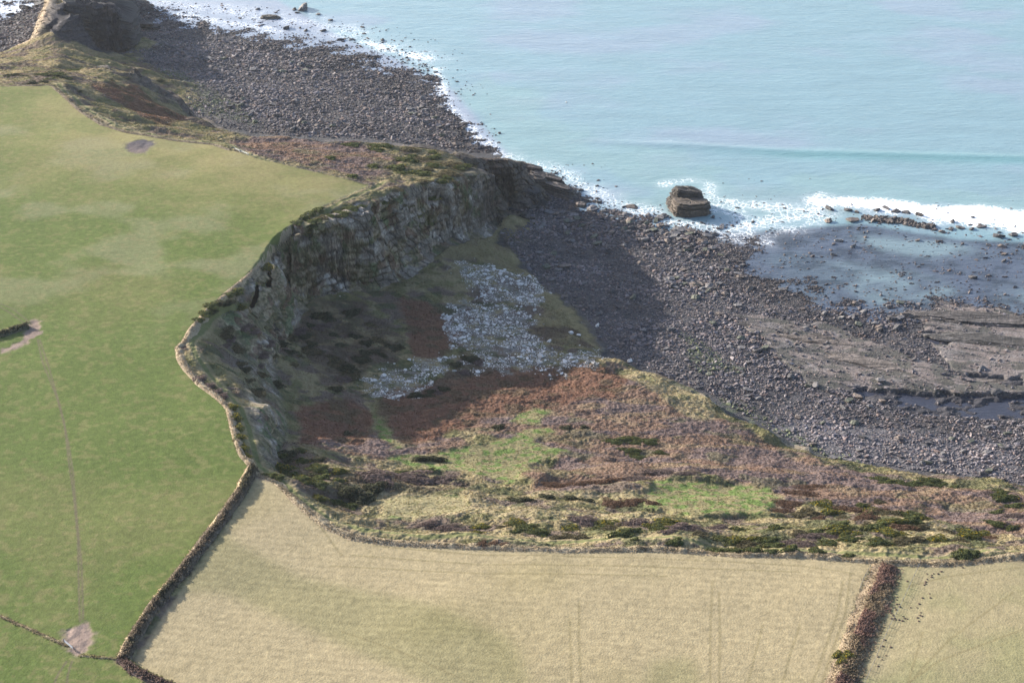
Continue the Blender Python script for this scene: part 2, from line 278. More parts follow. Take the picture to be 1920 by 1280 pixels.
def C3(*v): return np.array(v, np.float32)
def albedo(X, Y, H, c):
    """surface colour of the ground, with cloud shadow and headland light and shade painted in"""
    n0 = fbm(X/30, Y/30, 80, 4); n1 = fbm(X/7, Y/5, 81, 3); n2 = vn(X/1.3, Y/1.0, 82)-.5; n3 = fbm(X/60, Y/60, 83, 3); c = dict(c); c['green'] = c['green']*ss(61.3, 62.8, H); n4 = fbm(X/3, Y/2, 84, 3)
    def mixc(a, b, t): t = np.clip(t, 0, 1)[..., None]; return a*(1-t)+b*t
    s = samp(SLB, X, Y)
    dry, olive, brown, red, purp = C3(.19,.155,.088), C3(.105,.102,.046), C3(.098,.066,.042), C3(.115,.062,.042), C3(.10,.075,.066)
    col = np.broadcast_to(dry, X.shape+(3,)).copy()
    col = mixc(col, olive, ss(-.15, .25, n1+.4*n0)*.8)
    col = mixc(col, purp, ss(.05, .25, fbm(X/12, Y/7, 85, 3))*.85)
    col = mixc(col, C3(.055,.062,.03), ss(.12, .3, fbm(X/9, Y/6, 86, 3))*np.where(Y > 700, .35, .75))
    b = np.clip(c['brack']*1.2, 0, 1)
    col = mixc(col, mixc(np.broadcast_to(C3(.135,.088,.066), col.shape), C3(.175,.13,.085), ss(.05, .45, fbm(X/16, Y/6, 99, 3))*.7), b*.95)
    col = mixc(col, C3(.112,.083,.078), b*ss(-.05, .15, fbm(X/30, Y/9, 87, 3))*.9)
    col = mixc(col, C3(.08,.085,.04), b*ss(.25, .35, fbm(X/16, Y/8, 97, 3))*.45)
    col = mixc(col, mixc(np.broadcast_to(red, col.shape), brown*.8, ss(0, .35, n1)), c['red']*.92)
    col = mixc(col, C3(.155,.13,.07), c['sgrass']*(.75+.25*n1))
    col = mixc(col, C3(.078,.058,.042), c['dark']*(.6+.9*n1))
    col = mixc(col, mixc(np.broadcast_to(C3(.095,.135,.04), col.shape), dry*.95, ss(-.25, .15, n4)*.85), c['lawn'])
    col = mixc(col, mixc(np.broadcast_to(C3(.225,.185,.11), col.shape), C3(.12,.12,.05), ss(.05, .3, n4)*.6), c['dry']*.8)
    # rock faces
    steep = ss(.62, 1.05, s)*ss(4, 7, H)
    rock = mixc(np.broadcast_to(C3(.098,.096,.09), col.shape), C3(.17,.165,.155), ss(.05, .35, n4)*.8)
    rock = mixc(rock, C3(.05,.05,.052), ss(.1, .3, fbm(X/2.5, Y/6, 88, 3)))
    moss = mixc(np.broadcast_to(C3(.05,.065,.024), col.shape), C3(.095,.085,.045), ss(-.2, .3, n1))
    rock = mixc(rock, moss*.85, ss(-.12, .1, fbm(X/9, H/10, 89, 3))*.85)
    rock = mixc(rock, C3(.075,.042,.028), ss(.28, .4, fbm(X/7+3, H/7, 95, 3))*.7)
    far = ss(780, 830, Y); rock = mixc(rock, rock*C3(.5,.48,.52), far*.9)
    leftlit = ss(-300, -345, X)*ss(1030, 1060, Y); pm = ss(1040, 1055, Y); rock = mixc(rock, C3(.032,.03,.035)*(1+.5*n4[..., None]), pm*ss(-372, -364, X)); rock = mixc(rock, C3(.085,.08,.04)*(1+.4*n4[..., None]), pm*ss(-362, -368, X)); rock = mixc(rock, C3(.26,.2,.135)*(1+.3*n1[..., None]), pm*ss(-371, -377, X)*.85)  # headland's shaded face painted dark, its sunlit left strip painted pale
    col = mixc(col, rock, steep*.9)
    col = mixc(col, C3(.16,.148,.13)*(1+.8*n2[..., None]), c['scree']*ss(-.2, .2, n4)*.75)
    # foreshore
    low = (1-ss(3.6, 5.2, H))
    bc = mixc(np.broadcast_to(C3(.036,.034,.037), col.shape), C3(.06,.052,.05), ss(-.1, .3, n1))
    bc = mixc(bc, C3(.026,.026,.03), ss(.05, .3, n4)*.8)
    bc = bc*(1+.45*n0)[..., None]; bc = mixc(bc, C3(.12,.112,.118), c['peb']*.55)
    bc = mixc(bc, C3(.05,.062,.035), c['weed']*ss(-.1, .25, n1)*.8)
    pl = mixc(np.broadcast_to(C3(.135,.110,.10), col.shape), C3(.05,.045,.042), ss(0, .35, fbm(X/22, (X*.33+Y*.94)/2.6, 90, 3)))
    pl = mixc(pl, C3(.165,.148,.142), ss(.1, .4, n1)*.5); pl = mixc(pl, C3(.042,.042,.034), ss(.02, .22, fbm(X/9, Y/5, 98, 4))*.75)
    bc = mixc(bc, pl, c['plat']); bc = mixc(bc, C3(.03,.028,.033), c['pool'])
    bc = mixc(bc, C3(.03,.026,.03), 1-ss(-.3, .15, H))
    col = mixc(col, bc, low)
    # fields
    g = mixc(np.broadcast_to(C3(.076,.102,.028), col.shape), C3(.118,.12,.046), ss(-.1, .5, n3+.4*n0+.2*n1)*.55)
    yell = ss(620, 760, Y+X*.25)*(.55+.45*ss(-.3, .3, fbm(X/28, Y/12, 91, 3)))*ss(-330, -120, X+.1*Y)
    g = mixc(g, C3(.215,.182,.088), yell*.85)
    g = mixc(g, C3(.2,.185,.12), ss(.0, .5, fbm(X/30, Y/22, 92, 4))*ss(540, 640, Y)*.35)
    g = mixc(g, C3(.15,.122,.062), ss(.1, .4, n4+.3*n1)*.35); g = g*(1+.2*n2+.10*n4+.05*fbm(X/5+Y/9, (Y-X*.5)/1.6, 96, 3))[..., None]
    t = mixc(np.broadcast_to(C3(.248,.205,.124), col.shape), C3(.205,.172,.093), ss(.0, .45, n3+.35*n0)*.6)
    t = t*(1+.2*n2+.12*n4+.045*np.sin((X*.10+Y+1.5*fbm(X/40, Y/40, 100, 2))*1.9))[..., None]
    dk = rs(M_CLOUD_SHADE, X, Y); t = mixc(t, t*C3(.72,.78,.68), dk)
    r = mixc(np.broadcast_to(C3(.225,.19,.112), col.shape), C3(.15,.155,.07), ss(-.05, .4, n3+.4*n0+.15*n1)*.5)*(1+.12*n2+.07*n4)[..., None]
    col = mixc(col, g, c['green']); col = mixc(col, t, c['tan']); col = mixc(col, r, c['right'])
    bare = mixc(np.broadcast_to(C3(.2,.15,.125), col.shape), C3(.052,.05,.062), ss(750, 800, Y))
    col = mixc(col, bare*(1+.2*n1[..., None]), c['bare'])
    fieldm = np.clip(c['green']+c['tan']+c['right'], 0, 1)
    if X.size > 1000:
        for k in W_PATHS:
            d = dline(X, Y, W_PATHS[k]) + n1*.3
            col = mixc(col, dry*1.12, (ss(3.6, 2.0, d))*(1-fieldm)*.7)
            col = mixc(col, C3(.11,.115,.05), ss(1.5, .8, d)*.95)
        for w in W_TR: col = mixc(col, C3(.10,.085,.055), ss(.6, .2, dline(X, Y, w))*.75)
        for w in W_TT: col = mixc(col, C3(.15,.125,.065), ss(.7, .2, dline(X, Y, w))*.5)
    return np.clip(col, .01, .9)
M_CLOUD_SHADE = mask([(390,985),(430,1010),(560,1080),(800,1130),(960,1200),(1000,1290),(820,1290),(600,1190),(420,1110),(330,1110)], [(1220,1240),(1300,1230),(1330,1320),(1200,1320)], soft=14)*.8  # soft cloud shadows on the straw field, painted into its colour

# ------------------------------------------------------------------ materials
def mat(name, rough=.9, spec=.2, attr=None, color=(.5,.5,.5), grain=None, bump=None, bscale=1.0, metallic=0):
    m = bpy.data.materials.new(name); m.use_nodes = True; N = m.node_tree.nodes; L = m.node_tree.links
    b = N["Principled BSDF"]; b.inputs['Roughness'].default_value = rough; b.inputs['Specular IOR Level'].default_value = spec; b.inputs['Metallic'].default_value = metallic
    tc = N.new("ShaderNodeTexCoord")
    if attr:
        s = N.new("ShaderNodeAttribute"); s.attribute_name = attr; src = s.outputs['Color']
    else:
        s = N.new("ShaderNodeRGB"); s.outputs[0].default_value = (*color, 1); src = s.outputs[0]
    if grain:
        for sc_, am in grain:
            n = N.new("ShaderNodeTexNoise"); n.inputs['Scale'].default_value = sc_; n.inputs['Detail'].default_value = 3; L.new(tc.outputs['Object'], n.inputs['Vector'])
            r = N.new("ShaderNodeMapRange"); r.inputs[1].default_value = .3; r.inputs[2].default_value = .7; r.inputs[3].default_value = 1-am; r.inputs[4].default_value = 1+am
            L.new(n.outputs[0], r.inputs[0])
            v = N.new("ShaderNodeVectorMath"); v.operation = 'SCALE'; L.new(src, v.inputs[0]); L.new(r.outputs[0], v.inputs['Scale']); src = v.outputs[0]
    L.new(src, b.inputs['Base Color'])
    if bump:
        n = N.new("ShaderNodeTexNoise"); n.inputs['Scale'].default_value = bscale; n.inputs['Detail'].default_value = 4; L.new(tc.outputs['Object'], n.inputs['Vector'])
        bp = N.new("ShaderNodeBump"); bp.inputs['Strength'].default_value = bump; bp.inputs['Distance'].default_value = .5; L.new(n.outputs[0], bp.inputs['Height']); L.new(bp.outputs[0], b.inputs['Normal'])
    return m
def ledge_mat():
    m = mat('ledge_rock', .8, .3, 'Col', grain=[(.12,.25),(.5,.35),(1.8,.3)], bump=1.0, bscale=.9); N = m.node_tree.nodes; L = m.node_tree.links; b = N['Principled BSDF']
    g = N.new('ShaderNodeNewGeometry'); mp = N.new('ShaderNodeMapping'); mp.inputs['Scale'].default_value = (.07, .75, .3); mp.inputs['Rotation'].default_value = (0, 0, .3); n = N.new('ShaderNodeTexNoise'); n.inputs['Scale'].default_value = 1; n.inputs['Detail'].default_value = 5; n.inputs['Roughness'].default_value = .65
    L.new(g.outputs['Position'], mp.inputs[0]); L.new(mp.outputs[0], n.inputs['Vector']); r = N.new('ShaderNodeMapRange'); r.inputs[1].default_value = .42; r.inputs[2].default_value = .6; r.inputs[3].default_value = .28; r.inputs[4].default_value = 1.1; L.new(n.outputs[0], r.inputs[0])
    v = N.new('ShaderNodeVectorMath'); v.operation = 'SCALE'; L.new(b.inputs['Base Color'].links[0].from_socket, v.inputs[0]); L.new(r.outputs[0], v.inputs['Scale']); L.new(v.outputs[0], b.inputs['Base Color']); return m
MT = dict(
 ledge=ledge_mat(),
 field=mat('grass_sward', .95, .1, 'Col', grain=[(.5,.10),(1.6,.12)], bump=.35, bscale=1.3),
 heath=mat('heath_ground', .95, .1, 'Col', grain=[(.35,.15),(1.3,.16)], bump=.7, bscale=1.1),
 rock=mat('cliff_rock', .9, .2, 'Col', grain=[(.25,.25),(.9,.35)], bump=1.0, bscale=.8),
 beach=mat('foreshore_rock', .75, .35, 'Col', grain=[(.4,.25),(1.5,.3)], bump=1.0, bscale=1.2),
 stone=mat('boulder_stone', .8, .3, 'Col', grain=[(.6,.15),(2.5,.2)], bump=.5, bscale=2.0),
 leaf=mat('foliage', .8, .15, 'Col', grain=[(.8,.2)]),
 wood=mat('weathered_wood', .9, .1, color=(.16,.14,.12), grain=[(6,.2)]),
 white=mat('white_paint', .6, .3, color=(.55,.54,.5), grain=[(5,.06)]),
 wire=mat('fence_wire', .5, .5, color=(.25,.25,.25), metallic=.6),
 soil=mat('mole_soil', 1, .05, color=(.10,.075,.06), grain=[(5,.3)], bump=.6, bscale=6),
 grey=mat('galvanised_steel', .45, .5, color=(.45,.46,.47), grain=[(3,.1)], metallic=.7),
)

def translucent(m, f):
    N = m.node_tree.nodes; L = m.node_tree.links; b = N["Principled BSDF"]; t = N.new("ShaderNodeBsdfTranslucent"); x = N.new("ShaderNodeMixShader"); x.inputs[0].default_value = f
    L.new(b.inputs['Base Color'].links[0].from_socket, t.inputs['Color']); L.new(b.outputs[0], x.inputs[1]); L.new(t.outputs[0], x.inputs[2]); L.new(x.outputs[0], N["Material Output"].inputs['Surface'])
translucent(MT['leaf'], .5)

# ------------------------------------------------------------------ mesh helpers
def mesh_np(name, V, F, colors=None, material=None, smooth=False):
    me = bpy.data.meshes.new(name); V = np.asarray(V, np.float32); F = np.asarray(F, np.int32); k = F.shape[1]
    me.vertices.add(len(V)); me.vertices.foreach_set('co', V.ravel())
    me.loops.add(F.size); me.loops.foreach_set('vertex_index', F.ravel())
    me.polygons.add(len(F)); me.polygons.foreach_set('loop_start', np.arange(0, F.size, k, dtype=np.int32)); me.polygons.foreach_set('loop_total', np.full(len(F), k, np.int32))
    me.polygons.foreach_set('use_smooth', np.full(len(F), smooth))
    me.update(calc_edges=True)
    if colors is not None:
        at_ = me.color_attributes.new('Col', 'FLOAT_COLOR', 'POINT')
        at_.data.foreach_set('color', np.concatenate([np.asarray(colors, np.float32), np.ones((len(V), 1), np.float32)], 1).ravel())
    if material: me.materials.append(material)
    return me
def link(name, me, parent=None, loc=(0,0,0)):
    o = bpy.data.objects.new(name, me); COL.objects.link(o); o.location = loc
    if parent: o.parent = parent
    return o
def tag(o, label=None, cat=None, group=None, kind=None):
    if label: o['label'] = label
    if cat: o['category'] = cat
    if group: o['group'] = group
    if kind: o['kind'] = kind
    return o
def compact(V, F, Cc):
    u, inv = np.unique(F, return_inverse=True); return V[u], inv.reshape(F.shape), Cc[u]

def inview(X, Y, Zc, m=40):
    cp, sp = math.cos(PITCH), math.sin(PITCH); dz = Zc-CAM_H
    f = Y*cp - dz*sp; u = Y*sp + dz*cp; return (np.abs(X/f*FPX) < 960+m) & (np.abs(u/f*FPX) < 640+m)
GRX, GRY = blur(gx, 6), blur(gy, 6)
def carve(v, f, col):
    """split steep quads finely and cut beds, joints and ledges into the rock along its outward normal"""
    S = 4; t = np.linspace(0, 1, S+1); a, b_ = np.meshgrid(t, t); a = a.ravel(); b_ = b_.ravel()
    Wt = np.stack([(1-a)*(1-b_), a*(1-b_), a*b_, (1-a)*b_], 1)                       # (25,4)
    vis = inview(v[f[:, 0], 0], v[f[:, 0], 1], v[f[:, 0], 2], 60)
    fo_, fn_ = f[vis], f[~vis]
    P_ = np.einsum('ck,fkd->fcd', Wt, v[fo_]).reshape(-1, 3); Cc = np.einsum('ck,fkd->fcd', Wt, col[fo_]).reshape(-1, 3)
    x, y, z = P_[:, 0], P_[:, 1], P_[:, 2]; s = samp(SLB, x, y); g = np.stack([samp(GRX, x, y), samp(GRY, x, y)], 1); g /= np.linalg.norm(g, axis=1)[:, None]+1e-6
    u = .5*x+.85*y+(y > 900)*.5*x; w = ss(.75, 1.1, s)*ss(4.2, 7, z)
    tilt = z+u*.05
    bed = tilt/4.2+fbm(u/14, z/20, 201, 2)*.7; fb = bed-np.floor(bed)
    joint = np.abs(fbm(u/6.5+fbm(z/9, u/30, 203, 2)*.5, z/22, 202, 3)); butt = fbm(u/17, z/45, 204, 2)
    blk = vn(np.floor(u/3.1+fbm(z/8, u/40, 220, 2)*.8)*.73, np.floor(bed)*.71, 221)-.5                 # blocks between joints and beds stand in or out
    d = butt*4.5*ss(-125, -85, x) + 1.6*ss(0, .14, joint) + (ss(.0, .22, fb)-fb)*2.4*(.6+fbm(u/9, z/9, 205, 2)) + blk*2.6 + fbm(u/2.2, z/1.6, 206, 3)*.7
    P_[:, :2] -= g*(d*w)[:, None]
    n1, n2, n3 = fbm(u/5, z/4, 210, 4), fbm(u/9, z/8, 211, 3), fbm(u/1.3, z/1.1, 212, 3)
    def mixc(p, q, t): t = np.clip(t, 0, 1)[:, None]; return p*(1-t)+q*t
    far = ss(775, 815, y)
    r = mixc(np.broadcast_to(C3(.14,.122,.10), P_.shape), C3(.27,.242,.21), ss(.0, .35, n1)*(1-.75*far))
    r = mixc(r, C3(.19,.15,.11), ss(.1, .3, fbm(u/7, z/3, 213, 3))*.6)
    r = mixc(r, C3(.022,.022,.025), (1-ss(.0, .07, joint))*.9); r = mixc(r, C3(.03,.03,.033), (1-ss(.03, .14, fb))*.55)
    veg = ss(-.05, .15, n2+.25*n3+.22*ss(-88, -112, x)*(y < 900)); mo = mixc(np.broadcast_to(C3(.09,.085,.042), P_.shape), C3(.175,.14,.088), ss(-.1, .25, n1+n3*.4)); mo = mixc(mo, C3(.05,.08,.03), ss(.2, .3, fbm(u/8, z/12, 214, 3))*.8); mo = mixc(mo, C3(.085,.045,.03), ss(.2, .3, fbm(u/6+7, z/6, 215, 3))*.8)
    r = mixc(r, mo, veg*.85*(1-.6*far)); r = r*(1+.35*n3[:, None])
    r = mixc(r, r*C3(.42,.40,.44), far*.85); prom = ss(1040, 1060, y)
    r = mixc(r, C3(.034,.032,.038)*(1+.5*n3[:, None]), prom*ss(-371, -364, x)*.9); r = mixc(r, C3(.26,.20,.135)*(1+.4*n1[:, None]), prom*ss(-371, -377, x)*.85)  # same headland shade and sunlit strip painted onto the carved rock
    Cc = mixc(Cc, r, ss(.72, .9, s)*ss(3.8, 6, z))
    k = np.arange((S+1)**2).reshape(S+1, S+1); q = np.stack([k[:-1, :-1], k[:-1, 1:], k[1:, 1:], k[1:, :-1]], -1).reshape(-1, 4)
    F1 = (q[None]+np.arange(len(fo_))[:, None, None]*(S+1)**2).reshape(-1, 4)
    return np.concatenate([P_, v]), np.concatenate([F1, fn_+len(P_)]), np.clip(np.concatenate([Cc, col]), .01, .9)

# ------------------------------------------------------------------ the land, one continuous relief cut into its named sheets
FINE = 1.0
us = np.concatenate([-1-np.geomspace(.02, 6, 26)[::-1], np.linspace(-1, 1, int(1150/FINE)), 1+np.geomspace(.02, 6, 26)])
ysl = [345.0]
while ysl[-1] < 1165: ysl.append(ysl[-1] + FINE*(.42+.38*ss(400, 1100, ysl[-1])))
ys = np.concatenate([345-np.geomspace(2, 900, 24)[::-1], ysl, ysl[-1]+np.geomspace(4, 500, 16)])
U, YY = np.meshgrid(us, ys); XX = U*(110+.335*np.clip(YY, 345, 1400))
X = XX.ravel(); Y = YY.ravel()
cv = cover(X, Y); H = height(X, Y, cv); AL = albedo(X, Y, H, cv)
V = np.stack([X, Y, H], 1); nr, nc = XX.shape
idx = np.arange(nr*nc).reshape(nr, nc)
F = np.stack([idx[:-1,:-1], idx[:-1,1:], idx[1:,1:], idx[1:,:-1]], -1).reshape(-1, 4)
fc = F[:, 0]; Hf = H[fc]
s_f = samp(SLB, X[fc], Y[fc])
cls = np.full(len(F), 3)
cls[s_f > .75] = 4
cls[Hf < 4.3] = 5
pd = np.minimum(dline(X[fc], Y[fc], W_PATHS['coast']), dline(X[fc], Y[fc], W_PATHS['cliff'])) < 1.1
cls[(cv['green'][fc] > .5) & (Hf > 62)] = 0; cls[cv['tan'][fc] > .5] = 1; cls[cv['right'][fc] > .5] = 2
cls[pd] = 6
for k, (nm, m_, lab) in enumerate([('pasture', 'field', 'green grazed pasture on the cliff top'), ('stubble_field', 'field', 'pale straw-coloured field along the bottom'), ('rough_pasture', 'field', 'pale field right of the scrubby hedgerow'),
        ('hillside', 'heath', 'brown and green heath slopes down to the sea'), ('cliff', 'rock', 'bare rock faces around the cove'), ('beach', 'beach', 'dark rocky foreshore'), ('path', 'field', 'worn grass coast path')]):
    f = F[cls == k]
    if not len(f): continue
    v_, f_, c_ = compact(V, f, AL)
    if nm == 'cliff': v_, f_, c_ = carve(v_, f_, c_)
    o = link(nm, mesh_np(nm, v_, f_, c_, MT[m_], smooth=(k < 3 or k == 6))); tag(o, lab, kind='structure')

# ------------------------------------------------------------------ the sea
FOAM = [  # traced foam lines, half width in metres, strength
 ([(300,5),(400,15),(480,30),(560,40),(640,55),(700,80),(760,95),(800,115)], 16, .62), ([(690,80),(740,95),(800,110)], 9, 1.0), ([(340,28),(440,45),(520,60)], 9, .75),
 ([(820,130),(826,175),(850,215),(890,250),(935,285)], 7, .95), ([(-100,15),(0,12),(80,20)], 22, .95), ([(935,285),(990,315),(1040,315),(1075,340),(1120,360),(1180,390)], 9, .75),
 ([(1110,348),(1150,375),(1240,400)], 8, .75), ([(1180,395),(1250,415),(1340,430)], 8, .8), ([(1250,345),(1290,338),(1325,345),(1335,370)], 6, .75), ([(1335,380),(1380,400),(1400,425),(1350,440)], 12, .75),
 ([(1380,385),(1440,388),(1500,395),(1560,385)], 9, .85), ([(1400,425),(1450,412),(1530,402)], 8, .9), ([(1540,378),(1600,380),(1680,388),(1760,398),(1850,400),(1920,405),(2200,410)], 9, 1.25), ([(1740,402),(1830,412),(1920,420),(2200,425)], 10, 1.15),
 ([(1370,440),(1420,450),(1500,425),(1560,400)], 7, .7), ([(1380,452),(1440,455)], 7, .85)]
sx_ = np.concatenate([-520-np.geomspace(4, 9000, 30)[::-1], np.arange(-520, 521, 2.5), 520+np.geomspace(4, 9000, 30)])
sy_ = np.concatenate([[380.0, 430], np.arange(450, 1300, 2.2), 1300+np.geomspace(3, 20000, 60)])
SX, SY = np.meshgrid(sx_, sy_); sX = SX.ravel(); sY = SY.ravel()
foam = np.zeros(sX.shape, np.float32)
for pts, w, st in FOAM:
    W = np.array([at(p[0], p[1], 0)[:2] for p in dense(pts, 4)])
    D = np.full(sX.shape, 1e3, np.float32)
    for (x0, y0), (x1, y1) in zip(W, W[1:]):
        sel = (np.abs(sX-(x0+x1)/2) < 60) & (np.abs(sY-(y0+y1)/2) < 60); xs = sX[sel]; yy = sY[sel]
        t = np.clip(((xs-x0)*(x1-x0)+(yy-y0)*(y1-y0))/((x1-x0)**2+(y1-y0)**2+1e-9), 0, 1)
        D[sel] = np.minimum(D[sel], np.hypot(xs-x0-t*(x1-x0), yy-y0-t*(y1-y0)))
    foam = np.maximum(foam, (st if st > 1.1 else st*.66)*ss(w*1.9, 0, D + fbm(sX/12, sY/12, 21, 3)*w*.8))
def zmask(polys, soft): 
    return mask(*[np.array([at(p[0], p[1], 0)[:2] for p in dense(list(P)+[P[0]], 4)[:-1]]) for P in polys], soft=soft, world_pts=True)
M_SHAL = zmask([[(1290,432),(1400,436),(1500,428),(1620,420),(1800,450),(1920,455),(2600,470),(2600,700),(1920,620),(1800,720),(1640,690),(1480,650),(1400,580),(1330,500)], [(1600,720),(1800,735),(2600,760),(2600,820),(1800,790),(1600,770)],
                [(230,0),(520,0),(640,70),(740,110),(850,170),(960,300),(900,290),(240,120)], [(-900,0),(90,0),(90,110),(-900,110)]], 12)
M_SHAL2 = zmask([[(1580,715),(1800,730),(1930,715),(2600,750),(2600,840),(1920,800),(1800,795),(1580,775)], [(1715,615),(1800,625),(1790,655),(1720,645)], [(1810,690),(1930,700),(2000,730),(1820,722)]], 2)
M_TURQ = zmask([[(1540,490),(1620,500),(1740,520),(1790,545),(1720,570),(1660,580),(1570,530)], [(1600,440),(1760,455),(1850,470),(1740,480),(1660,470)], [(1880,545),(1960,545),(2000,590),(1890,575)]], 60)*1.6
M_MILK = zmask([[(850,120),(1000,200),(1300,330),(1600,340),(2600,360),(2600,420),(1400,400),(1050,340),(930,290)]], 60)*.7
shal = rs(M_SHAL, sX, sY); turq = rs(M_TURQ, sX, sY); milk = rs(M_MILK, sX+fbm(sX/50, sY/50, 28, 3)*45, sY+fbm(sX/40, sY/40, 29, 3)*45)
n3_ = fbm(sX/90, sY/50, 22, 4); n4_ = fbm(sX/25, sY/16, 23, 3)
sc = np.broadcast_to(C3(.18,.262,.292), (len(sX), 3)).copy()
def mx(a, b, t): t = np.clip(t, 0, 1)[:, None]; return a*(1-t)+b*t
sc = mx(sc, C3(.215,.255,.31), ss(-.1, .45, n3_)*.8); sc = mx(sc, C3(.20,.29,.275), milk*.6)
shal2 = rs(M_SHAL2, sX, sY)
sc = mx(sc, C3(.062,.070,.098)*(1+.25*n4_[:, None]), np.clip(shal*(1+.25*n4_), 0, 1)*.95*np.where(sX < 0, 0, 1)); sc = mx(sc, C3(.225,.24,.30), shal*(sX < 0)*.9); sc = sc*(1-shal*(sX > 0)*.45*ss(-.05, .3, fbm(sX/9, sY/6, 26, 4))[...])[:, None]; sc = mx(sc, C3(.04,.04,.055), shal2); sc = mx(sc, C3(.15,.195,.215), turq*np.clip(.55+1.0*n4_, 0, 1))
# the sea lies at level 0; long low swell, one steeper line before it breaks
swell = np.array([at(x, y, 0)[:2] for x, y in [(1000,262),(1280,272),(1500,285),(1700,290),(1920,296),(2600,310)]])
Dw = np.full(sX.shape, 1e3)
yl = np.interp(sX, swell[:,0], swell[:,1]); dw = sY - yl
hump = np.exp(-(dw/4.5)**2)*.9*ss(30, 120, sX)
deep = 1-np.clip(shal*1.5, 0, 1)
sz = (hump*.8 + deep*(.05*np.sin((sY*.96+sX*.12)/7 + fbm(sX/60, sY/60, 24, 2)*6) + .10*fbm(sX/22, sY/8, 25, 3)))*(sY < 1500)
sc = mx(sc, C3(.09,.24,.235), np.exp(-((dw+4)/9)**2)*ss(60, 200, sX)*.42)
me = None
i2 = np.arange(len(sX)).reshape(SX.shape); SF = np.stack([i2[:-1,:-1], i2[:-1,1:], i2[1:,1:], i2[1:,:-1]], -1).reshape(-1, 4)
ms = bpy.data.materials.new('sea_water'); ms.use_nodes = True; N = ms.node_tree.nodes; L = ms.node_tree.links; b = N["Principled BSDF"]
b.inputs['Roughness'].default_value = .22; b.inputs['IOR'].default_value = 1.333
sc *= np.array([.87,.92,.925], np.float32)
ca = N.new("ShaderNodeAttribute"); ca.attribute_name = 'Col'; fa = N.new("ShaderNodeAttribute"); fa.attribute_name = 'foam'
geo = N.new("ShaderNodeNewGeometry")
def noise(scale, detail=4, rough=.55, vec=None, sxyz=None):
    n = N.new("ShaderNodeTexNoise"); n.inputs['Scale'].default_value = scale; n.inputs['Detail'].default_value = detail; n.inputs['Roughness'].default_value = rough
    v = vec or geo.outputs['Position']
    if sxyz:
        mp = N.new("ShaderNodeMapping"); mp.inputs['Scale'].default_value = sxyz; mp.inputs['Rotation'].default_value = (0, 0, math.radians(-6)); L.new(v, mp.inputs[0]); v = mp.outputs[0]
    L.new(v, n.inputs['Vector']); return n
def math_(op, a, b_=None, c_=None, clamp=False):
    m = N.new("ShaderNodeMath"); m.operation = op; m.use_clamp = clamp
    for k, v in enumerate((a, b_, c_)):
        if v is None: continue
        if hasattr(v, 'type'): L.new(v, m.inputs[k])
        else: m.inputs[k].default_value = v
    return m.outputs[0]
nw = noise(.09, 5, .6); nf = noise(.5, 5, .65)
vo = N.new("ShaderNodeTexVoronoi"); vo.feature = 'DISTANCE_TO_EDGE'; vo.inputs['Scale'].default_value = .30
wv = N.new("ShaderNodeVectorMath"); wv.operation = 'MULTIPLY_ADD'; L.new(nf.outputs['Color'], wv.inputs[0]); wv.inputs[1].default_value = (5, 5, 0); L.new(geo.outputs['Position'], wv.inputs[2]); L.new(wv.outputs[0], vo.inputs['Vector'])
vo.inputs['Scale'].default_value = .27
web = math_('POWER', math_('SUBTRACT', 1.0, math_('MULTIPLY', vo.outputs['Distance'], 2.4), clamp=True), 3.0)       # lacy cells of foam
pat = math_('ADD', math_('MULTIPLY', web, .62), math_('ADD', math_('MULTIPLY', nw.outputs[0], .5), math_('MULTIPLY', nf.outputs[0], .3)))
fo = N.new("ShaderNodeMapRange"); fo.interpolation_type = 'SMOOTHSTEP'
L.new(math_('ADD', pat, fa.outputs['Fac']), fo.inputs[0]); fo.inputs[1].default_value = 1.14; fo.inputs[2].default_value = 1.6
mixf = N.new("ShaderNodeMix"); mixf.data_type = 'RGBA'; L.new(math_('MAXIMUM', fo.outputs[0], math_('MULTIPLY', fa.outputs['Fac'], .22)), mixf.inputs[0])
nv = noise(.05, 4, .6, sxyz=(.35, 1.4, 1)); rm = N.new("ShaderNodeMapRange"); rm.inputs[1].default_value = .3; rm.inputs[2].default_value = .7; rm.inputs[3].default_value = .93; rm.inputs[4].default_value = 1.07; L.new(nv.outputs[0], rm.inputs[0])
sc1 = N.new("ShaderNodeVectorMath"); sc1.operation = 'SCALE'; L.new(ca.outputs['Color'], sc1.inputs[0]); L.new(rm.outputs[0], sc1.inputs['Scale'])
L.new(sc1.outputs[0], mixf.inputs[6]); mixf.inputs[7].default_value = (.82, .84, .86, 1); L.new(mixf.outputs[2], b.inputs['Base Color'])
L.new(math_('MULTIPLY_ADD', fo.outputs[0], .6, .22), b.inputs['Roughness'])
w1 = noise(.17, 5, .62, sxyz=(.5, 1.5, 1)); w2 = noise(.7, 3, .6, sxyz=(.6, 1.3, 1))
hh = math_('ADD', math_('MULTIPLY', w1.outputs[0], 1.0), math_('MULTIPLY', w2.outputs[0], .35))
bp = N.new("ShaderNodeBump"); bp.inputs['Strength'].default_value = .55; bp.inputs['Distance'].default_value = .9; L.new(hh, bp.inputs['Height']); L.new(bp.outputs[0], b.inputs['Normal'])
sme = mesh_np('sea', np.stack([sX, sY, sz], 1), SF, sc, ms, smooth=True)
fattr = sme.attributes.new('foam', 'FLOAT', 'POINT'); fattr.data.foreach_set('value', foam)
tag(link('sea', sme), 'pale turquoise sea with white surf at the rocks', kind='structure')


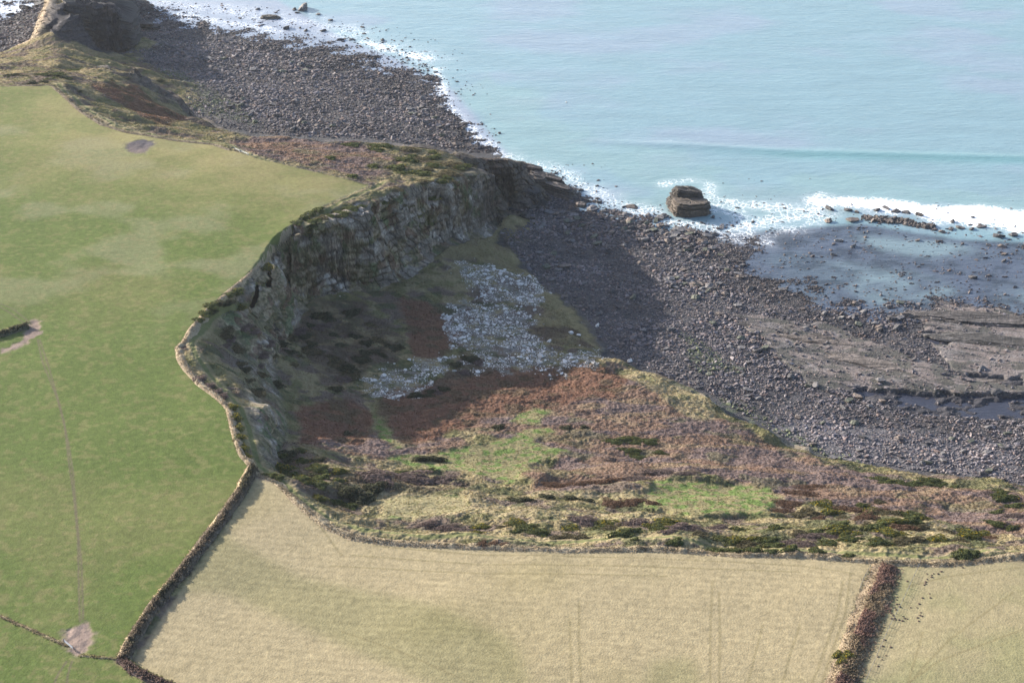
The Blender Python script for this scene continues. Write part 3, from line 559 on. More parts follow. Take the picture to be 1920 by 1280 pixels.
# ------------------------------------------------------------------ rocks
def ico(level):
    t = (1+5**.5)/2
    V = [(-1,t,0),(1,t,0),(-1,-t,0),(1,-t,0),(0,-1,t),(0,1,t),(0,-1,-t),(0,1,-t),(t,0,-1),(t,0,1),(-t,0,-1),(-t,0,1)]
    F = [(0,11,5),(0,5,1),(0,1,7),(0,7,10),(0,10,11),(1,5,9),(5,11,4),(11,10,2),(10,7,6),(7,1,8),(3,9,4),(3,4,2),(3,2,6),(3,6,8),(3,8,9),(4,9,5),(2,4,11),(6,2,10),(8,6,7),(9,8,1)]
    V = [np.array(v, float)/np.linalg.norm(v) for v in V]
    for _ in range(level):
        cache = {}; F2 = []
        def mid(a, b):
            k = (min(a, b), max(a, b))
            if k not in cache: m = V[a]+V[b]; V.append(m/np.linalg.norm(m)); cache[k] = len(V)-1
            return cache[k]
        for a, b, c in F:
            x, y, z = mid(a, b), mid(b, c), mid(c, a); F2 += [(a,x,z),(b,y,x),(c,z,y),(x,y,z)]
        F = F2
    return np.array(V), np.array(F)
def rockshape(level, r, boxy=.5):
    V, F = ico(level); V = V.copy()
    p = 2+4*boxy; n = (np.abs(V)**p).sum(1)**(1/p); V = V/n[:, None]*.9        # towards a block
    for _ in range(8):                                                         # shear off corners
        d = r.normal(size=3); d /= np.linalg.norm(d); k = r.uniform(.42, .78); q = V@d; V -= np.outer(np.maximum(q-k, 0)*.96, d)
    V *= 1+r.uniform(-.10, .10, (len(V), 1)); return V, F
r_ = np.random.default_rng(5)
SMALL = [rockshape(0, r_, .4) for _ in range(10)]; BIG = [rockshape(2, r_, .7) for _ in range(7)]
def rock_colour(n, r, wet):
    base = np.array([[.125,.117,.118],[.15,.132,.124],[.10,.097,.104],[.19,.175,.165],[.155,.12,.103]])[r.choice(5, n, p=[.34,.26,.2,.1,.1])]
    return base*np.array([.98,.92,.96])*.92*r.uniform(.65, 1.35, (n, 1))*(1-.35*wet[:, None])
def merge(name, P, R, protos, cols, r, flat=.55, longx=1.5):
    """many loose stones of one mass"""
    Vs, Fs, Cs = [], [], []; off = 0; pick = r.integers(0, len(protos), len(P))
    for k, (PV, PF) in enumerate(protos):
        s = pick == k; n = s.sum()
        if not n: continue
        yaw = r.normal(.15, .55, n); c, sn = np.cos(yaw), np.sin(yaw); sx = R[s]*r.uniform(.9, longx, n); sy = R[s]*r.uniform(.65, 1., n); szz = R[s]*r.uniform(.75, 1.3, n)*flat
        v = PV[None]*np.stack([sx, sy, szz], 1)[:, None, :]
        tilt = r.normal(0, .18, n)
        x = v[..., 0]*c[:, None]-v[..., 1]*sn[:, None]; y = v[..., 0]*sn[:, None]+v[..., 1]*c[:, None]; z = v[..., 2] + x*tilt[:, None]
        W = np.stack([x+P[s, 0:1], y+P[s, 1:2], z+P[s, 2:3]], -1)
        Vs.append(W.reshape(-1, 3)); Fs.append((PF[None]+off+np.arange(n)[:, None, None]*len(PV)).reshape(-1, 3)); Cs.append(np.repeat(cols[s], len(PV), 0)); off += n*len(PV)
    return mesh_np(name, np.concatenate(Vs), np.concatenate(Fs), np.concatenate(Cs), MT['stone'])
M_BEACH = mask(*BEACH, soft=1)
M_BIGB = mask([(250,60),(700,110),(820,200),(920,285),(700,262),(500,230),(330,120)], [(960,395),(1290,420),(1400,500),(1330,560),(1200,500),(1010,440)], [(-300,0),(92,0),(92,70),(0,110),(-300,116)], soft=10)
def grid_points(step, x0, x1, y0, y1, r):
    gx, gy = np.meshgrid(np.arange(x0, x1, step), np.arange(y0, y1, step)); gx = gx.ravel(); gy = gy.ravel()
    return gx+r.uniform(-.45, .45, gx.size)*step, gy+r.uniform(-.45, .45, gy.size)*step
rb = np.random.default_rng(21); LP, LR, LB = [], [], []
for step, rad, kind in ((2.2, .98, 0), (1.65, .68, 1), (1.2, .44, 2)):
    x, y = grid_points(step, -520, 420, 520, 1250, rb)
    s = (rs(M_BEACH, x, y) > .5); x, y = x[s], y[s]
    c = cover(x, y); z = height(x, y, c, full=False)
    s = inview(x, y, z); x, y, z = x[s], y[s], z[s]; c = {k: v[s] for k, v in c.items()}
    big = rs(M_BIGB, x, y); n = fbm(x/12, y/8, 31+kind, 3)
    p = [.12+.8*big, .55+.1*n, .62-.5*big][kind]*(1-.82*c['plat'])*(1-c['pool']*.9)
    p = p*ss(-1.5, .1, z + n*.35)*(z < 5.5) *(1-.72*ss(.02, -.3, z)) + (kind < 2)*.006*(z > -1.0)*(z < 0)
    p = np.clip(p*1.25*(1-.4*ss(.15, .35, fbm(x/18, y/5, 36, 3))), 0, .97)
    k = rb.random(len(x)) < p; x, y, z = x[k], y[k], z[k]
    R = rad*np.clip(rb.lognormal(0, .4, len(x)), .45, 2.4)*(1+.35*fbm(x/35, y/18, 38, 2))
    LP.append(np.stack([x, y, np.maximum(z, -.35)+R*.12], 1)); LR.append(R); LB.append(np.full(len(x), kind))
P = np.concatenate(LP); R = np.concatenate(LR)
wet = ss(1.2, 0, P[:, 2]); CC = rock_colour(len(P), rb, wet)*(1+.4*fbm(P[:, 0]/28, P[:, 1]/16, 37, 3))[:, None]
wd = rs(M_SEAWEED, P[:, 0], P[:, 1]); gm = (rb.random(len(P)) < wd*.5); CC[gm] = CC[gm]*np.array([.75, .95, .55])
pb = rs(M_PEB, P[:, 0], P[:, 1]); CC = CC*(1+.5*pb[:, None]*(rb.random((len(P), 1))))
dist = np.sqrt(P[:, 0]**2+P[:, 1]**2+(CAM_H-P[:, 2])**2); app = R/dist
vis = inview(P[:, 0], P[:, 1], P[:, 2], -8)
order = np.argsort(-app*vis); solo = order[:240]; rest = np.ones(len(P), bool); rest[solo] = False
o = link('loose_boulders', merge('loose_boulders', P[rest], R[rest], SMALL, CC[rest], rb, .72, 1.6)); tag(o, 'dark loose stones and boulders packed over the whole foreshore', 'boulders', kind='stuff')
BM = {}
def big_mesh(k, tone):
    if (k, tone) not in BM:
        V_, F_ = BIG[k]; t = dict(dark=(.07,.066,.068), grey=(.12,.112,.112), brown=(.125,.10,.086), pale=(.20,.185,.17), lime=(.52,.50,.48), green=(.085,.088,.068))[tone]
        cc = np.array(t)[None]*(1+.25*(fbm(V_[:, 0]*2+k, V_[:, 2]*3, 3, 3)[:, None]))
        BM[(k, tone)] = mesh_np('boulder_'+tone, V_, F_, cc, MT['stone'])
    return BM[(k, tone)]
def boulder(x, y, z, R, tone, label, group=None, name='boulder', flat=.6, cat='boulder', lx=1.35):
    o = link(name, big_mesh(random.randrange(len(BIG)), tone)); o.location = (x, y, z + R*.15)
    o.scale = (R*random.uniform(1, lx), R*random.uniform(.7, 1), R*flat*random.uniform(.8, 1.25)); o.rotation_euler = (random.uniform(-.15, .15), random.uniform(-.15, .15), random.gauss(.15, .5))
    return tag(o, label, cat, group)
ZONES = [((-200, 100, 0, 130), 'far left beach'), ((0, 420, 0, 300), 'shore beside the headland'), ((420, 620, 0, 300), 'middle of the far bay'), ((620, 960, 0, 320), 'seaward end of the far bay'),
         ((900, 1160, 330, 480), 'corner under the cliff point'), ((1160, 1420, 330, 480), 'shore by the sea stack'), ((900, 1200, 480, 800), 'shaded beach below the scree'), ((1200, 1500, 480, 620), 'sunlit middle beach'),
         ((1420, 2000, 330, 470), 'reef in the white surf'), ((1420, 2000, 470, 620), 'shallow turquoise pool'), ((1200, 1560, 620, 1000), 'upper beach'), ((1560, 2000, 620, 1000), 'lower right beach')]
def topix(x, y, z):
    cp, sp = math.cos(PITCH), math.sin(PITCH); f = y*cp-(z-CAM_H)*sp; u = y*sp+(z-CAM_H)*cp; return 960+x/f*FPX, 640-u/f*FPX
def zone(x, y, z):
    px, py = topix(x, y, z)
    for (a, b_, c_, d), n in ZONES:
        if a <= px < b_ and c_ <= py < d: return n
    return 'open foreshore'
for i in solo:
    tn = ['dark', 'grey', 'grey', 'brown', 'green'][i % 5]; zn = zone(*P[i]); w = dict(dark='blackish', grey='grey', brown='brownish', green='green tinged')[tn]
    boulder(*P[i], R[i]*1.05, tn, f'large {w} boulder on the {zn}', f'large {w} boulders, {zn}')
HAND = [(1120,347,8,'dark','small wave-washed rock in the foam right of the rock ledges'), (1090,355,13,'dark','dark round rock just off the tip of the rock ledges'), (1186,385,22,'brown','brown pointed rock in the surf left of the layered sea rock'),
 (1121,371,9,'brown','upper of two low rocks in the surf below the ledges'), (1122,378,9,'brown','lower of two low rocks in the surf below the ledges'), (1087,383,19,'brown','tall brown boulder at the waterline under the cliff point'), (1110,391,20,'grey','broad grey boulder right of the tall brown one'),
 (1130,395,12,'dark','dark small boulder between the waterline boulders'), (1172,400,18,'grey','grey block on the shore below the pointed rock'), (1180,412,22,'brown','flat brown slab near the waterline'), (1215,402,14,'grey','grey boulder left of the layered sea rock foot'),
 (1243,405,16,'dark','dark slab at the foot of the layered sea rock'), (1383,388,9,'dark','dark rock alone in foam right of the layered sea rock'), (1337,407,9,'dark','dark rock close to the right foot of the layered sea rock'), (1352,424,14,'grey','grey block in the wash below the layered sea rock'),
 (1556,389,18,'dark','leftmost dark rock in the white surf line'), (1591,392,16,'dark','dark rock second along the white surf line'), (1607,396,12,'brown','small brown rock before the reef'), (1552,412,20,'brown','flat brown rock below the surf line'), (1598,410,20,'brown','low brown rock beside the reef left end'),
 (1725,401,17,'brown','square brown rock in white foam right of the reef'), (1785,414,14,'dark','dark pair rock in the right hand foam'), (1823,406,9,'dark','small dark block high in the right hand foam'), (1573,449,14,'pale','pale rock standing in the shallow pool'), (1622,443,10,'brown','brown rock near the top of the pool'),
 (1721,449,12,'brown','brown rock in the pool under the reef'), (1877,459,15,'brown','round brown rock in the pool at the far right'), (1853,458,10,'dark','small dark rock left of the round brown one'), (1899,439,16,'dark','dark rock at the right edge of the surf'), (1874,441,20,'dark','dark wide rock below the right surf'),
 (1882,475,11,'brown','small brown rock above the sand bar'), (1882,487,12,'dark','dark rock on the thin bar at the right'), (1577,595,14,'pale','big pale round boulder among the small ones'), (1675,596,22,'dark','islet of seaweed-covered stones in the pool corner'),
 (568,13,26,'grey','broad grey rock out in the water of the far bay'), (551,17,12,'dark','dark rock left of the broad grey one'), (558,23,9,'dark','little dark rock below the broad grey one'), (483,16,12,'grey','grey rock near the top of the far bay'), (538,51,18,'dark','dark oblong block in the far bay wash'),
 (573,56,10,'dark','dark cone rock in the far bay wash'), (607,56,14,'dark','dark rock right of the cone rock'), (620,37,10,'grey','thin grey rock out in the far bay foam'), (596,26,10,'grey','thin ledge rock beyond the far bay foam'), (680,50,9,'brown','small brown rock at the foam edge of the far bay'),
 (716,74,10,'dark','dark slanting rock in the bright foam'), (660,73,12,'grey','grey rock in front of the bright foam'), (640,73,14,'dark','dark rock on the far bay waterline'), (762,107,9,'dark','dark rock in the bright foam streak'), (690,121,14,'grey','grey rock beside the small lagoon of the far bay'),
 (205,2,14,'dark','dark flat rock near the top edge beyond the headland'), (192,6,9,'dark','dark flat rock close to the headland top'), (270,18,10,'dark','dark rock in pale water beyond the headland'), (308,18,9,'dark','second dark rock in pale water beyond the headland'), (294,31,9,'dark','round dark rock where boulders meet pale water'),
 (48,13,22,'dark','big black rock on the left side of the tall headland'), (20,26,16,'dark','black rock at the far left waterline'), (66,14,12,'dark','black rock between headland and far left waterline'), (1405,540,22,'brown','rust brown mound of rock on the sunlit beach'), (1300,535,26,'brown','large rust-brown slab at mid beach'), (1303,560,22,'green','low brown hummock of rock below the rust-brown slab'),
 (1765,432,16,'brown','first brown rock off the right tip of the black reef'), (1783,428,12,'dark','second dark rock off the right tip of the black reef'), (1800,425,15,'brown','third brown rock off the right tip of the black reef'), (1822,427,14,'dark','fourth dark rock off the right tip of the black reef'), (1840,423,16,'dark','fifth dark rock off the right tip of the black reef'), (1645,391,16,'dark','leftmost of four dark rocks in surf above the black reef'), (1662,388,14,'dark','second of four dark rocks in surf above the black reef'), (1680,394,18,'dark','third of four dark rocks in surf above the black reef'), (1700,396,16,'dark','last of four dark rocks in surf above the black reef')]
for px, py, w, tn, lab in HAND:
    if not lab: continue
    x, y, _ = at(px, py+w*.12, .2); z = max(hz(x, y), -.3); sl = math.hypot(math.hypot(x, y), CAM_H)
    boulder(x, y, z+.1, w/2*sl/FPX*.95, tn, lab, flat=.62)

def strata_rock(name, cx, cy, cz, rx, ry, h, yaw, label, cat, tone=(.11,.092,.08), seed=0, dip=(0, 0), layers=None, taper=.25, irr=.22, parent=None, pw=2.0):
    """bedded rock: stacked irregular slabs whose edges stand in and out"""
    n = 64; L_ = layers or max(4, int(h/.8)); V_, F_, C_ = [], [], []; r = np.random.default_rng(seed)
    th = np.linspace(0, 2*math.pi, n, endpoint=False); base = 1/(np.abs(np.cos(th))**pw+np.abs(np.sin(th))**pw)**(1/pw)+irr*(fbm(np.cos(th)*1.3+seed, np.sin(th)*1.3, seed+1, 3)) + .06*np.sign(np.cos(th*2))
    zc = 0
    for k in range(L_):
        dz = h/L_*r.uniform(.6, 1.4); t = zc/h; inset = (1-taper*t)*(1+r.uniform(-.08, .05))
        ring = base*inset*(1+.09*fbm(np.cos(th)*3+k*1.7, np.sin(th)*3, seed+2, 2)+.07*fbm(np.cos(th)*9, np.sin(th)*9+k*.25, seed+6, 2)); c = np.array(tone)*r.uniform(.55, 1.35)
        ox, oy = r.uniform(-.04, .04)*rx, r.uniform(-.04, .04)*ry
        for zz, sh in ((zc-.6 if k == 0 else zc, .93), (zc+dz*.35, 1.0), (zc+dz*.9, .99), (zc+dz, .94)):
            x = np.cos(th)*rx*ring*sh+ox; y = np.sin(th)*ry*ring*sh+oy
            V_.append(np.stack([x, y, zz + x*dip[0]+y*dip[1]], 1)); C_.append(np.repeat(c[None]*(.8 if sh < .95 else 1), n, 0))
        zc += dz*.93
    V_ = np.concatenate(V_); C_ = np.concatenate(C_); m = len(V_)//n
    i = np.arange((m-1)*n).reshape(m-1, n); j = np.roll(i, -1, 1); F_ = np.stack([i, j, j+n, i+n], -1).reshape(-1, 4)
    for q in (.6, .2):                                                        # close the top with a rough crown
        last = V_[-n:]; c0 = last.mean(0); nw_ = c0+(last-c0)*(q/.6*.6 if q == .6 else .33); nw_[:, 2] += r.uniform(-.15, .35, n)*(h/12)
        V_ = np.concatenate([V_, nw_]); C_ = np.concatenate([C_, C_[-n:]*1.1]); b0 = len(V_)-2*n; a_ = np.arange(n)+b0; bb = np.roll(a_, -1); F_ = np.concatenate([F_, np.stack([a_, bb, bb+n, a_+n], -1)])
    V_ = np.concatenate([V_, V_[-n:].mean(0)[None]]); C_ = np.concatenate([C_, C_[-1:]]); a_ = np.arange(n)+len(V_)-1-n; F_ = np.concatenate([F_, np.stack([a_, np.roll(a_, -1), np.full(n, len(V_)-1), np.full(n, len(V_)-1)], -1)])
    Fl = [tuple(dict.fromkeys(f)) for f in F_.tolist()]
    me = bpy.data.meshes.new(name); me.from_pydata(V_.tolist(), [], Fl); a = me.color_attributes.new('Col', 'FLOAT_COLOR', 'POINT')
    a.data.foreach_set('color', np.concatenate([C_, np.ones((len(C_), 1))], 1).astype(np.float32).ravel()); me.materials.append(MT['ledge' if name == 'rock_shelf' else 'beach'])
    o = link(name, me, parent, (cx, cy, cz)); o.rotation_euler = (0, 0, yaw)
    if label: tag(o, label, cat)
    return o
def root(name, loc, label, cat, group=None, rz=0):
    o = bpy.data.objects.new(name, None); COL.objects.link(o); o.location = loc; o.rotation_euler = (0, 0, rz); return tag(o, label, cat, group)
fx, fy, _ = at(1293, 408, 0); ss_ = root('sea_stack', (fx, fy, 0), 'big layered brown sea rock split into two blocks in the surf', 'sea stack')
strata_rock('front_block', .5, 7, -.6, 12.2, 8, 10.5, .03, None, None, (.10,.08,.064), 3, (-.03, -.05), parent=ss_, taper=.14, irr=.16, layers=18, pw=2.8)
strata_rock('rear_block', 0, 17, -.6, 11.6, 8.5, 13.8, -.12, None, None, (.066,.057,.05), 4, (-.12, -.10), parent=ss_, taper=.35, irr=.3, layers=24)
ox_, oy_, _ = at(1024, 372, 0); oc = root('rock_outcrop', (ox_, oy_, 0), 'dark tilted rock ledges running into the sea from the cliff point', 'rock ledges')
for k, (dx, dy, rx, ry, h, yw) in enumerate([(-8, 8, 12, 7, 14, -.15), (1, 16, 15, 6, 11, -.22), (7, 4, 13, 6, 9, -.28), (-10, 24, 12, 6, 14, -.1), (-4, -3, 9, 5, 8, -.5), (14, 9, 7, 4, 5, -.3)]):
    strata_rock('ledge', dx, dy, -.5, rx, ry, h, yw, None, None, (.078,.064,.057), 10+k, (-.16, -.05), parent=oc, taper=.45, irr=.4, layers=int(h*1.6))
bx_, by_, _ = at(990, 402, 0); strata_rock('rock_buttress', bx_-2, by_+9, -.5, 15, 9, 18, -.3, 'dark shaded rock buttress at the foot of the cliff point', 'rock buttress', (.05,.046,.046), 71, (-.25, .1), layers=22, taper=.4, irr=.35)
def reef(pts, n, rad, label, seed, tone):
    r = np.random.default_rng(seed); W = np.array([at(p[0], p[1], 0)[:2] for p in dense(pts, 6)]); k = r.integers(0, len(W), n); o0 = np.array([W[:, 0].mean(), W[:, 1].mean(), 0])
    P_ = np.stack([W[k, 0]+r.normal(0, 1.0, n), W[k, 1]+np.clip(r.normal(0, 2.2, n), -4, 4), r.uniform(-.3, .8, n)], 1)-o0; R_ = rad*np.clip(r.lognormal(0, .4, n), .5, 2.4); c_ = np.array([tone])*r.uniform(.6, 1.4, (n, 1))
    P_[:, 2] = np.minimum(P_[:, 2], .9-.12*np.abs(P_[:, 1])); tag(link('reef', merge('reef', P_, R_, SMALL, c_, r, .7, 1.5), None, tuple(o0)), label, 'reef')
reef([(1622,408),(1650,412),(1690,415),(1720,422),(1750,428)], 520, 1.2, 'long black reef of broken rock below the white surf', 3, (.085,.072,.066))
rx_, ry_, _ = at(506, 34, 0); strata_rock('reef', rx_, ry_, -.5, 9.5, 4, 3, .02, 'brown blocky reef at the top of the far bay', 'reef', (.11,.095,.08), 32, layers=4, taper=.35, irr=.3)
for k, (px, py, rx, ry, h, yw, lab) in enumerate([(255,50,22,7,7,-.3,'dark rock shelf at the seaward foot of the tall headland'), (1850,598,42,9,2.6,-.17,'wide pale flat ledge beyond the pool, seaward one'), (1875,640,38,7,2.0,-.2,'weedy flat ledge behind the pool corner'), (1500,632,30,7,1.6,-.3,'brown smooth ledge left of the jointed one'), (1625,680,26,8,1.7,-.35,'jointed brown ledge in the middle of the beach'), (1860,715,32,6,1.6,-.12,'brown ledge with a pool at its foot near the right edge'), (960,415,15,3,3,-.6,'dark slanting slab below the shaded cliff foot'), (1440,612,24,5,1.3,-.28,'pale ledge running down from mid beach')]):
    x, y, _ = at(px, py, 1); strata_rock('rock_shelf', x, y, max(hz(x, y)-.9, -.8), rx, ry, h*.8, yw, lab, 'rock shelf', [(.06,.055,.055),(.16,.14,.132),(.12,.108,.10),(.14,.115,.10),(.145,.12,.105),(.13,.11,.098),(.09,.085,.085),(.135,.12,.115)][k], 40+k, (.0, -.02), layers=4, taper=.45, irr=.45)

hx, hy, _ = at(140, 100, 8); strata_rock('headland_flank', hx, hy+15, 2, 12, 14, 33, .3, 'olive mossy flank between lit edge and dark wall of the far headland', 'rock headland', (.07,.064,.04), 83, (-.1, .25), layers=30, taper=.45, irr=.3)
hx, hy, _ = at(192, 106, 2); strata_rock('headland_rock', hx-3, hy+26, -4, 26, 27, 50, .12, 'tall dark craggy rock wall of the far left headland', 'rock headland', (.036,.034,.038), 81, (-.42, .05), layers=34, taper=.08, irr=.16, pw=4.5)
# white scree of the cove
x, y = grid_points(.74, -140, 90, 560, 760, rb); sxx = x+fbm(x/7, y/7, 41, 4)*11; syy = y+fbm(x/7, y/7, 51, 4)*11
w = rs(M_SCREE, sxx, syy); g = fbm(x/9, y/5, 45, 3); k = rb.random(len(x)) < np.clip(w*(1.0-.85*ss(.04, .25, g))*(.55+.45*ss(-.3, .1, fbm(x/3, y/2.5, 46, 2)))+.012*(rs(blur(M_SCREE, 40), x, y) > .1), 0, 1)
x, y = x[k], y[k]; z = height(x, y, full=False); R2 = .32*np.clip(rb.lognormal(0, .55, len(x)), .5, 4.2); P2 = np.stack([x, y, z+R2*.15], 1)
C2 = np.array([[.55,.515,.485]])*rb.uniform(.35, 1.3, (len(x), 1))
ok = z > 4.5; P2, R2, C2 = P2[ok], R2[ok], C2[ok]; od = np.argsort(-R2)[:110]; rest = np.ones(len(P2), bool); rest[od] = False
tag(link('scree', merge('scree', P2[rest], R2[rest], SMALL, C2[rest], rb, .7, 1.2)), 'spill of white limestone rubble down the shaded slope', 'scree', kind='stuff')
for i in od:
    px, py = topix(*P2[i]); zn = 'upper fan, upper half' if py < 530 else 'upper fan, lower half' if py < 560 else 'middle fan, upper half' if py < 610 and 850 <= px <= 1040 else ('left tongue above the bracken' if px < 850 else ('right tongue at the grassy rim' if px > 1040 else 'middle fan, lower half'))
    boulder(*P2[i], R2[i]*.95, 'lime', f'white limestone block, {zn}', f'limestone blocks, {zn}', name='limestone_block', flat=.75, cat='stone block', lx=1.2)
for px, py, w, lab in [(584,549,14,'white limestone block at the left foot of the cliff'), (608,546,10,'pale limestone block right of the large one at the cliff foot'), (625,545,8,'small pale block at the cliff foot'), (1120,611,12,'pale slab lying on the shaded beach'), (1030,640,10,'white block among the dark scrub right of the scree'), (1070,627,9,'white block in the row below the grassy point'),
                       (1085,629,8,'end block of the row below the grassy point'), (1003,582,9,'white cube of rock on the right side of the scree'), (1015,668,16,'largest white block at the foot of the scree'), (1180,678,12,'pale rocks at the notch where scree meets beach')]:
    x, y, z = place(px, py); boulder(x, y, z+.2, w/2*.29, 'lime', lab, name='limestone_block', flat=.8, cat='stone block')

# ------------------------------------------------------------------ bushes
def leaves(n, r, size, dome, tone, tonevar, flecks=None, upright=.3):
    """many small leaf faces through a low uneven crown of unit radius"""
    th = r.uniform(0, 2*math.pi, n); rr = np.sqrt(r.uniform(0, 1, n)); out = 1+.28*np.sin(th*3+r.uniform(0, 6))+.15*np.sin(th*5+r.uniform(0, 6))
    x = np.cos(th)*rr*out; y = np.sin(th)*rr*out
    top = dome*np.sqrt(np.clip(1-rr**2.2, 0, 1))*(1+.35*fbm(x*1.8+9, y*1.8, 3, 3)); z = top*r.uniform(.45, 1.08, n)**.7
    c = np.stack([x, y, z], 1); nrm = np.stack([x*.6, y*.6, np.full(n, upright)+.4], 1)+r.normal(0, .55, (n, 3)); nrm /= np.linalg.norm(nrm, axis=1)[:, None]
    t1 = np.cross(nrm, r.normal(size=(n, 3))); t1 /= np.linalg.norm(t1, axis=1)[:, None]; t2 = np.cross(nrm, t1); s = size*r.uniform(.6, 1.5, (n, 1))
    V_ = np.stack([c-t1*s, c+t2*s*.5, c+t1*s, c-t2*s*.5], 1).reshape(-1, 3); F_ = np.arange(4*n).reshape(n, 4)
    clump = fbm(x*2.5, y*2.5+z, 8, 2)[:, None]; cc = np.array(tone)[None]*(1+tonevar*clump)*r.uniform(.65, 1.35, (n, 1))
    if flecks is not None: f = r.random(n) < flecks[1]; cc[f] = np.array(flecks[0])
    return V_, F_, np.repeat(cc, 4, 0)
PR = {}; rl = np.random.default_rng(77)
KINDS_ = dict(gorse=((.095,.108,.045), .5, ((.26,.19,.02), .035), .13, .45), flower=((.105,.112,.042), .5, ((.34,.25,.02), .11), .12, .45), dark=((.068,.07,.044), .5, None, .13, .42), thorn=((.16,.122,.112), .35, None, .085, .34), rust=((.14,.088,.062), .35, None, .10, .32), heather=((.115,.10,.06), .5, None, .12, .3))
for kn, (tone, tv, fl, size, dome) in KINDS_.items():
    for q in range(3):
        V_, F_, c_ = leaves(900 if kn != 'thorn' else 1300, rl, size*.8, dome, tone, tv, fl)
        Vi, Fi = ico(2); Vi = Vi*np.array([.82, .82, dome*.72])*(1+.12*fbm(Vi[:, 0]*2+q, Vi[:, 1]*2, 9, 2)[:, None]); Vi[:, 2] = np.maximum(Vi[:, 2], -.15)
        me = bpy.data.meshes.new(kn+'_crown'); n0 = len(V_); me.from_pydata(np.concatenate([V_, Vi]).tolist(), [], [tuple(f) for f in F_]+[tuple(f+n0) for f in Fi])
        ci = np.repeat(np.array(tone)[None]*.8, len(Vi), 0); a = me.color_attributes.new('Col', 'FLOAT_COLOR', 'POINT')
        a.data.foreach_set('color', np.concatenate([np.concatenate([c_, ci]), np.ones((n0+len(Vi), 1))], 1).astype(np.float32).ravel()); me.materials.append(MT['leaf']); PR[(kn, q)] = me
NAME = dict(gorse='gorse_bush', flower='gorse_bush', dark='scrub_bush', thorn='blackthorn_thicket', rust='bramble_thicket', heather='heather_bush')
CAT = dict(gorse='gorse bush', flower='gorse bush', dark='bush', thorn='thicket', rust='bramble', heather='heather')
def bush(px, py, wpx, kind, label, group=None, asp=1.0, hgt=1.0, xyz=None):
    x, y, z = xyz or place(px, py); sl = math.sqrt(x*x+y*y+(CAM_H-z)**2); R = wpx/2*sl/FPX
    o = link(NAME[kind], PR[(kind, random.randrange(3))]); o.location = (x, y, z-.1); o.scale = (R, R*asp*random.uniform(.8, 1.1), max(R*hgt*random.uniform(.8, 1.15), 1.1)); o.rotation_euler = (0, 0, random.uniform(-.4, .4))
    return tag(o, label, CAT[kind], group)
ORD = ['first','second','third','fourth','fifth','sixth','seventh','eighth','ninth','tenth','eleventh','twelfth','thirteenth','fourteenth','fifteenth','sixteenth']
def row(pts, kind, what, **k):
    for i, (px, py, w) in enumerate(pts): bush(px, py, w, kind, f'{ORD[i]} {what}', **k)
row([(598,394,22),(583,401,22),(570,408,20),(556,418,22)], 'gorse', 'gorse bush going down between field corner and cliff path')
row([(520,463,22),(514,488,24),(504,512,26),(452,570,20)], 'flower', 'gorse clump on the cliff side of the path')
row([(443,545,28),(428,553,24),(398,583,28),(386,592,26),(372,601,22)], 'gorse', 'gorse clump in the bank between pasture and path', asp=.8)
row([(427,570,24),(412,578,24),(398,592,20)], 'dark', 'dark bush right of the sunken path')
row([(340,652,20)], 'thorn', 'brown thorn at the outermost pasture corner')
row([(374,712,26),(392,722,24),(405,733,24),(418,742,22)], 'thorn', 'thorn bush in the bank below the pasture corner')
row([(436,764,22),(442,782,24),(447,800,22),(447,820,26),(454,838,26),(460,852,22)], 'flower', 'gorse clump between pasture edge and sunken path', asp=1.1)
row([(494,884,16),(508,888,22),(522,893,20)], 'gorse', 'gorse bush on the bank at the meeting of the fields')
row([(83,156,18),(60,157,18)], 'dark', 'dark bush at the far end of the pasture')
row([(148,172,12),(300,155,16),(205,150,18),(235,145,16)], 'dark', 'bush on the slump behind the far pasture corner')
row([(1190,1020,18),(1265,1024,34),(1345,1030,36),(1378,1032,34),(1412,1034,34),(1445,1036,30),(1482,1036,36),(1530,1038,34),(1590,1044,30)], 'gorse', 'gorse bush along the straw-coloured field bank', asp=.7, hgt=1.1)
row([(1805,1042,34),(1825,1040,24)], 'gorse', 'large gorse bush on the right field bank', hgt=1.2)
row([(905,1022,22),(925,1023,26),(945,1024,20)], 'rust', 'brown bramble on the field bank, left half')
row([(1572,1228,22),(1590,1233,30),(1580,1242,24)], 'flower', 'green gorse bush at the lower end of the hedgerow', hgt=1.3)
row([(700,905,90),(760,900,110),(820,905,90)], 'thorn', 'broad grey thorn mass left of the terraces', asp=.45, hgt=.5)
row([(650,925,50),(675,935,50),(700,922,50)], 'dark', 'dark bush under the grey thorn mass', asp=.8)
row([(1030,907,60),(1080,910,80),(1135,908,60)], 'rust', 'red-brown bramble band above the terraces', asp=.35, hgt=.45)
row([(1195,902,60),(1240,893,70),(1290,898,50)], 'thorn', 'purple thorn band above the bright lawn', asp=.4, hgt=.5)
row([(1480,945,60),(1500,928,60),(1520,915,60),(1465,955,40)], 'rust', 'rust-brown bramble at the right end of the bright lawn', asp=.6, hgt=.5)
row([(965,938,30),(985,940,34),(1025,935,30),(1070,932,34),(1100,936,28)], 'dark', 'dark bush in the terrace scarp', asp=.6)
row([(1150,940,50),(1185,940,50),(1222,943,30)], 'rust', 'brown thorn at the right end of the terrace scarp', asp=.6, hgt=.7)
row([(800,980,50),(840,985,60),(880,992,50)], 'thorn', 'purplish thorn above the field path, left', asp=.4, hgt=.5)
row([(660,331,22),(770,305,24),(700,312,20),(620,300,20)], 'gorse', 'dark gorse on the heath above the main cliff')
row([(650,812,18),(935,802,24),(1062,804,22),(1095,803,16)], 'dark', 'lone dark bush on the bracken slope')
row([(790,862,40),(820,862,32)], 'dark', 'dark low bush beside the green hollow', asp=.5)
